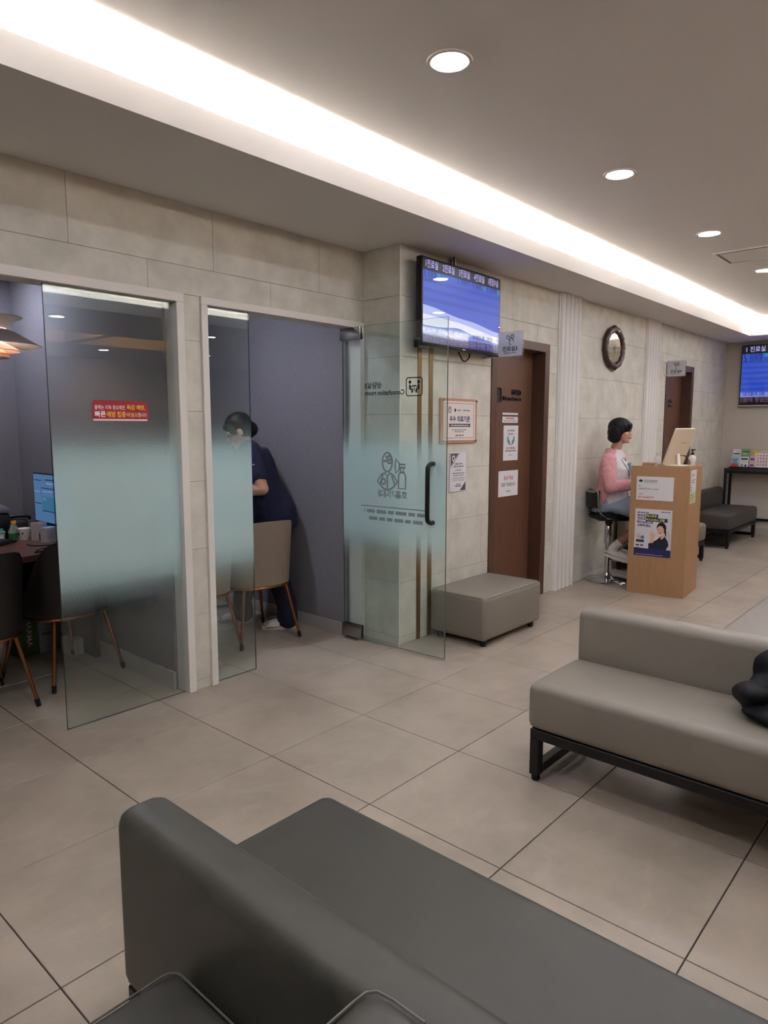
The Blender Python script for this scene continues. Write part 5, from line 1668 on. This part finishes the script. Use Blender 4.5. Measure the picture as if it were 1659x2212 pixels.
    for (z, a_, b_) in lv:
        r0, r1 = [], []
        op = 56 + max(0, .98 - z) / .28 * 52 if z < 1.1 else 56 - (z - 1.1) * 40      # half opening at the front in degrees
        n = 30
        for k in range(n + 1):
            q = math.radians(90 + op + (360 - 2 * op) * k / n)
            yy = -.012
            r0.append(bm.verts.new((a_ * math.cos(q), yy + b_ * math.sin(q) * (1.0 if math.sin(q) > 0 else 1.0), z)))
            r1.append(bm.verts.new(((a_ - .014) * math.cos(q), yy + (b_ - .014) * math.sin(q), z)))
        R0.append(r0); R1.append(r1)
    for p, q, rev in ((R0, None, 0), (R1, None, 1)):
        for x_, y_ in zip(p, p[1:]):
            for k in range(30): bm.faces.new((x_[k], x_[k + 1], y_[k + 1], y_[k]))
    for k in range(30):
        bm.faces.new((R0[0][k], R0[0][k + 1], R1[0][k + 1], R1[0][k])); bm.faces.new((R0[-1][k], R0[-1][k + 1], R1[-1][k + 1], R1[-1][k]))
    for e in (0, 30):
        for i in range(len(lv) - 1): bm.faces.new((R0[i][e], R0[i + 1][e], R1[i + 1][e], R1[i][e]))
    for sg in (-1, 1):
        sh = Vector((sg * .160, -.005, 1.165)); el = Vector((sg * .232, .055, .925)); wr = Vector((sg * .115, .255, .952))
        limb(bm, [sh, sh.lerp(el, .5) + Vector((sg * .008, -.008, 0)), el], [.068, .066, .060], 16)
        limb(bm, [el, el.lerp(wr, .5), wr], [.060, .055, .042], 16)
    fuse('cardigan', bm, M_cd, t, .0065, 4, .5, (.045, .016))
    # blue skirt
    bm = bmesh.new()
    loft(bm, [((0, -.06, .672), S, F, .180, .135), ((0, -.03, .74), S, F, .188, .150), ((0, -.02, .80), S, F, .172, .135)], 26)
    Fz = Vector((0, .05, 1)).normalized()
    loft(bm, [((0, -.08, .735), S, Fz, .182, .072), ((0, .06, .735), S, Fz, .190, .098), ((0, .18, .725), S, Fz, .182, .100), ((0, .295, .712), S, Fz, .172, .092)], 26)
    fuse('skirt', bm, mat('blue_skirt', (150, 165, 182), .8, bump=(16, .3)), t, .007, 6, .5, (.07, .008))
    # socks and shoes
    M_sock = mat('white_sock', (222, 214, 208), .85, bump=(80, .3)); M_shoe = mat('white_shoe', (214, 208, 202), .5)
    for sg in (-1, 1):
        kn = Vector((sg * .075, .415, .685)); an = Vector((sg * .07, .045, .335))
        bm = bmesh.new()
        d = (kn - an).normalized()
        limb(bm, [an + d * .075, an + d * .02, an + Vector((0, -.012, -.02))], [.043, .041, .042], 16)
        limb(bm, [an + Vector((0, -.02, -.04)), an + Vector((0, .10, -.085))], [.038, .032], 14)
        fuse('sock', bm, M_sock, t, .005, 3)
        bm = bmesh.new()
        tb_ = []
        base = an + Vector((0, 0, -.098))
        # sole along the foot, toe lower
        for k, (yy, wd, zz) in enumerate(((-.075, .026, .030), (-.055, .038, .024), (0, .042, .010), (.06, .044, -.006), (.12, .046, -.016), (.165, .036, -.018), (.182, .018, -.016))):
            c = base + Vector((0, yy, zz))
            tb_.append((c, wd))
        lo = [[bm.verts.new(c + Vector((sx * wd, 0, -.014))) for sx in (-1, 1)] for c, wd in tb_]
        hi = [[bm.verts.new(c + Vector((sx * wd, 0, .010))) for sx in (-1, 1)] for c, wd in tb_]
        for i in range(len(tb_) - 1):
            bm.faces.new((lo[i][0], lo[i][1], lo[i + 1][1], lo[i + 1][0])); bm.faces.new((hi[i][0], hi[i + 1][0], hi[i + 1][1], hi[i][1]))
            for s_ in (0, 1): bm.faces.new((lo[i][s_], lo[i + 1][s_], hi[i + 1][s_], hi[i][s_]))
        bm.faces.new((lo[0][0], hi[0][0], hi[0][1], lo[0][1])); bm.faces.new((lo[-1][0], lo[-1][1], hi[-1][1], hi[-1][0]))
        sole = finish('shoe_sole', bm, M_shoe, t)
        bm = bmesh.new()
        limb(bm, [base + Vector((0, .02, .030)), base + Vector((0, .08, .018)), base + Vector((0, .135, .004))], [.045, .042, .034], 14)
        for v_ in bm.verts:
            v_.co.x = base.x + (v_.co.x - base.x) * 1.02
        fuse('shoe_upper', bm, M_shoe, t, .005, 2)
        tube('heel_strap', curve_pts([base + Vector((-.042, .01, .032)), base + Vector((-.036, -.055, .056)), base + Vector((0, -.074, .062)), base + Vector((.036, -.055, .056)), base + Vector((.042, .01, .032))], 5), .006, M_shoe, t, 8)
    return t
seated_person()

# ---------------------------------------------------------------- bending nurse
def nurse():
    fw = Vector((-.76, .65, 0)).normalized()
    rz = math.atan2(fw.y, fw.x) - PI / 2
    t = thing('person', 'person in navy scrubs bending forward behind the frosted glass', 'person', (1.914, 1.06, 0), rz)
    F, S, U = Vector((0, 1, 0)), Vector((1, 0, 0)), Vector((0, 0, 1))
    lean = math.radians(15)
    B = Vector((0, math.sin(lean), math.cos(lean)))        # spine
    BF = Vector((0, math.cos(lean), -math.sin(lean)))
    pel = Vector((0, -.03, .88))
    chest = pel + B * .36 + BF * .01
    neck = pel + B * .505 + BF * .025
    hc = neck + Vector((0, .055, .082))
    HF = Vector((-.10, .86, -.50)).normalized(); HS = HF.cross(U).normalized(); HU = HS.cross(HF)
    bm = bmesh.new()
    head_mesh(bm, hc, HF, HS, HU, 1.0)
    limb(bm, [neck - B * .06, neck + Vector((0, .03, .03)), hc - HU * .05 - HF * .02], [.062, .054, .054])
    loft(bm, [(pel - B * .02, S, BF, .165, .12), (pel + B * .15, S, BF, .14, .10), (chest, S, BF, .16, .11), (neck - B * .05, S, BF, .13, .07)])
    hips = {1: Vector((.085, -.02, .88)), -1: Vector((-.085, -.01, .88))}
    feet = {-1: Vector((-.105, -.135, .075)), 1: Vector((.11, .20, .075))}
    for sg in (-1, 1):
        kn = hips[sg].lerp(feet[sg], .5) + Vector((0, .03, 0))
        limb(bm, [hips[sg], kn, feet[sg]], [.085, .058, .038], 16)
        limb(bm, [feet[sg] + Vector((0, -.03, -.03)), feet[sg] + Vector((0, .06, -.035)), feet[sg] + Vector((0, .14, -.045))], [.034, .034, .026], 12)
        sh = chest + B * .09 + S * sg * .180 + (F * .07 if sg > 0 else F * 0)
        el = sh + Vector((sg * .045, -.02 if sg > 0 else -.085, -.27))
        wr = el + Vector((-sg * .05, .25, -.03))
        limb(bm, [sh, sh.lerp(el, .5), el], [.054, .050, .045], 16)
        limb(bm, [el, el.lerp(wr, .4), wr], [.046, .042, .028], 16)
        hand(bm, wr, (-sg * .1, 1, -.15), (-sg, 0, .1), (0, .1, 1), 1, .5)
    fuse('body', bm, M_skin, t, .0055, 5)
    face_features(t, hc, HF, HS, HU, 1.0)
    # hair with a low bun
    bm = bmesh.new()
    rot = Matrix((HS, HF, HU)).transposed().to_4x4()
    def E_(f, sd, u, r):
        g = bmesh.ops.create_icosphere(bm, subdivisions=3, radius=1.0)
        M_ = Matrix.Translation(hc + HF * f + HS * sd + HU * u) @ rot @ Matrix.Diagonal((*r, 1))
        for v_ in g['verts']: v_.co = M_ @ v_.co
    E_(-.020, 0, .040, (.086, .104, .092)); E_(-.042, 0, -.005, (.080, .078, .075)); E_(-.086, 0, -.030, (.058, .050, .056)); E_(-.060, 0, -.045, (.060, .050, .045)); E_(.052, 0, .066, (.060, .036, .028))
    for sg in (-1, 1): E_(.030, sg * .066, .030, (.016, .034, .045))
    fuse('hair', bm, M_hair, t, .0045, 3)
    # scrubs
    M_nv = mat('navy_scrubs', (30, 32, 62), .85, bump=(18, .4))
    bm = bmesh.new()
    loft(bm, [(pel - Vector((0, .035, .125)), S, F, .190, .165), (pel - Vector((0, .03, .02)), S, (F * .95 - U * .2).normalized(), .196, .160), (pel + B * .10 - BF * .005, S, BF, .176, .140), (pel + B * .20, S, BF, .168, .132), (chest - B * .03, S, BF, .185, .140), (chest + B * .07, S, BF, .192, .118), (neck - B * .055, S, BF, .135, .082), (neck - B * .015, S, BF, .078, .060)], 28)
    for sg in (-1, 1):
        sh = chest + B * .085 + S * sg * .160 + (F * .07 if sg > 0 else F * 0)
        el = sh + Vector((sg * .055, -.02 if sg > 0 else -.085, -.27))
        limb(bm, [sh, sh.lerp(el, .62)], [.078, .076], 18)
    fuse('scrub_top', bm, M_nv, t, .007, 5, .5, (.07, .014))
    bm = bmesh.new()
    loft(bm, [(pel - Vector((0, .02, .16)), S, F, .178, .145), (pel - Vector((0, .02, .02)), S, F, .172, .135)], 24)
    for sg in (-1, 1):
        kn = hips[sg].lerp(feet[sg], .5) + Vector((0, .02, 0))
        limb(bm, [hips[sg] - Vector((0, .01, .04)), kn, feet[sg] + Vector((0, -.012, .10)), feet[sg] + Vector((0, -.014, -.005))], [.108, .082, .074, .076], 18)
    fuse('scrub_trousers', bm, mat('navy_trousers', (24, 25, 48), .85, bump=(18, .4)), t, .007, 4, .5, (.08, .012))
    # sleeve emblem and necklace cord; her left side (-x) is turned to the viewer
    sh = chest + B * .085 - S * .165
    tube('lanyard', curve_pts([neck + Vector((-.055, -.045, .0)), neck + Vector((-.072, .01, -.01)), neck + Vector((-.05, .07, -.06))], 5), .0025, M_ink, t, 6)
    patch('sleeve_emblem', [(0, 0), (.012, .014), (.016, .024), (.006, .018)], sh + Vector((-.092, .030, -.105)), -F, U, M_inkwhite, t, .004)
    text(t, '건강드림내과', sh + Vector((-.092, .012, -.098)), -F, U, .010, M_inkwhite, 'L', bold=.01, maxw=.05, off=.004)
    # slippers
    M_sl = mat('white_slipper', (206, 200, 194), .6)
    for sg in (-1, 1):
        f = feet[sg]
        base = Vector((f.x, f.y + .045, 0))
        out = []
        n = 22
        for k in range(n):
            a = 2 * PI * k / n
            yy = .135 * math.sin(a); wd = .044 * (1 + .14 * math.sin(a))
            out.append((base.x + wd * math.cos(a), base.y + yy))
        prism('slipper_sole', out, (0, 0, 0.001), X, Y, .026, M_sl, t)
        bm = bmesh.new()
        nn = 12
        rows_ = []
        for yy, hh in ((-.002, .066), (.03, .062), (.07, .050), (.098, .036)):
            rows_.append([bm.verts.new((base.x + .047 * math.cos(PI * k / nn), base.y + yy, .022 + (hh - .012) * math.sin(PI * k / nn))) for k in range(nn + 1)])
        for p, q in zip(rows_, rows_[1:]):
            for k in range(nn): bm.faces.new((p[k], p[k + 1], q[k + 1], q[k]))
        me = bpy.data.meshes.new('slipper_strap'); bm.to_mesh(me); bm.free()
        o = obj('slipper_strap', me, M_sl, t, 0)
        m2 = o.modifiers.new('s', 'SOLIDIFY'); m2.thickness = .004
    return t
nurse()

bpy.data.scenes.remove(TMP)
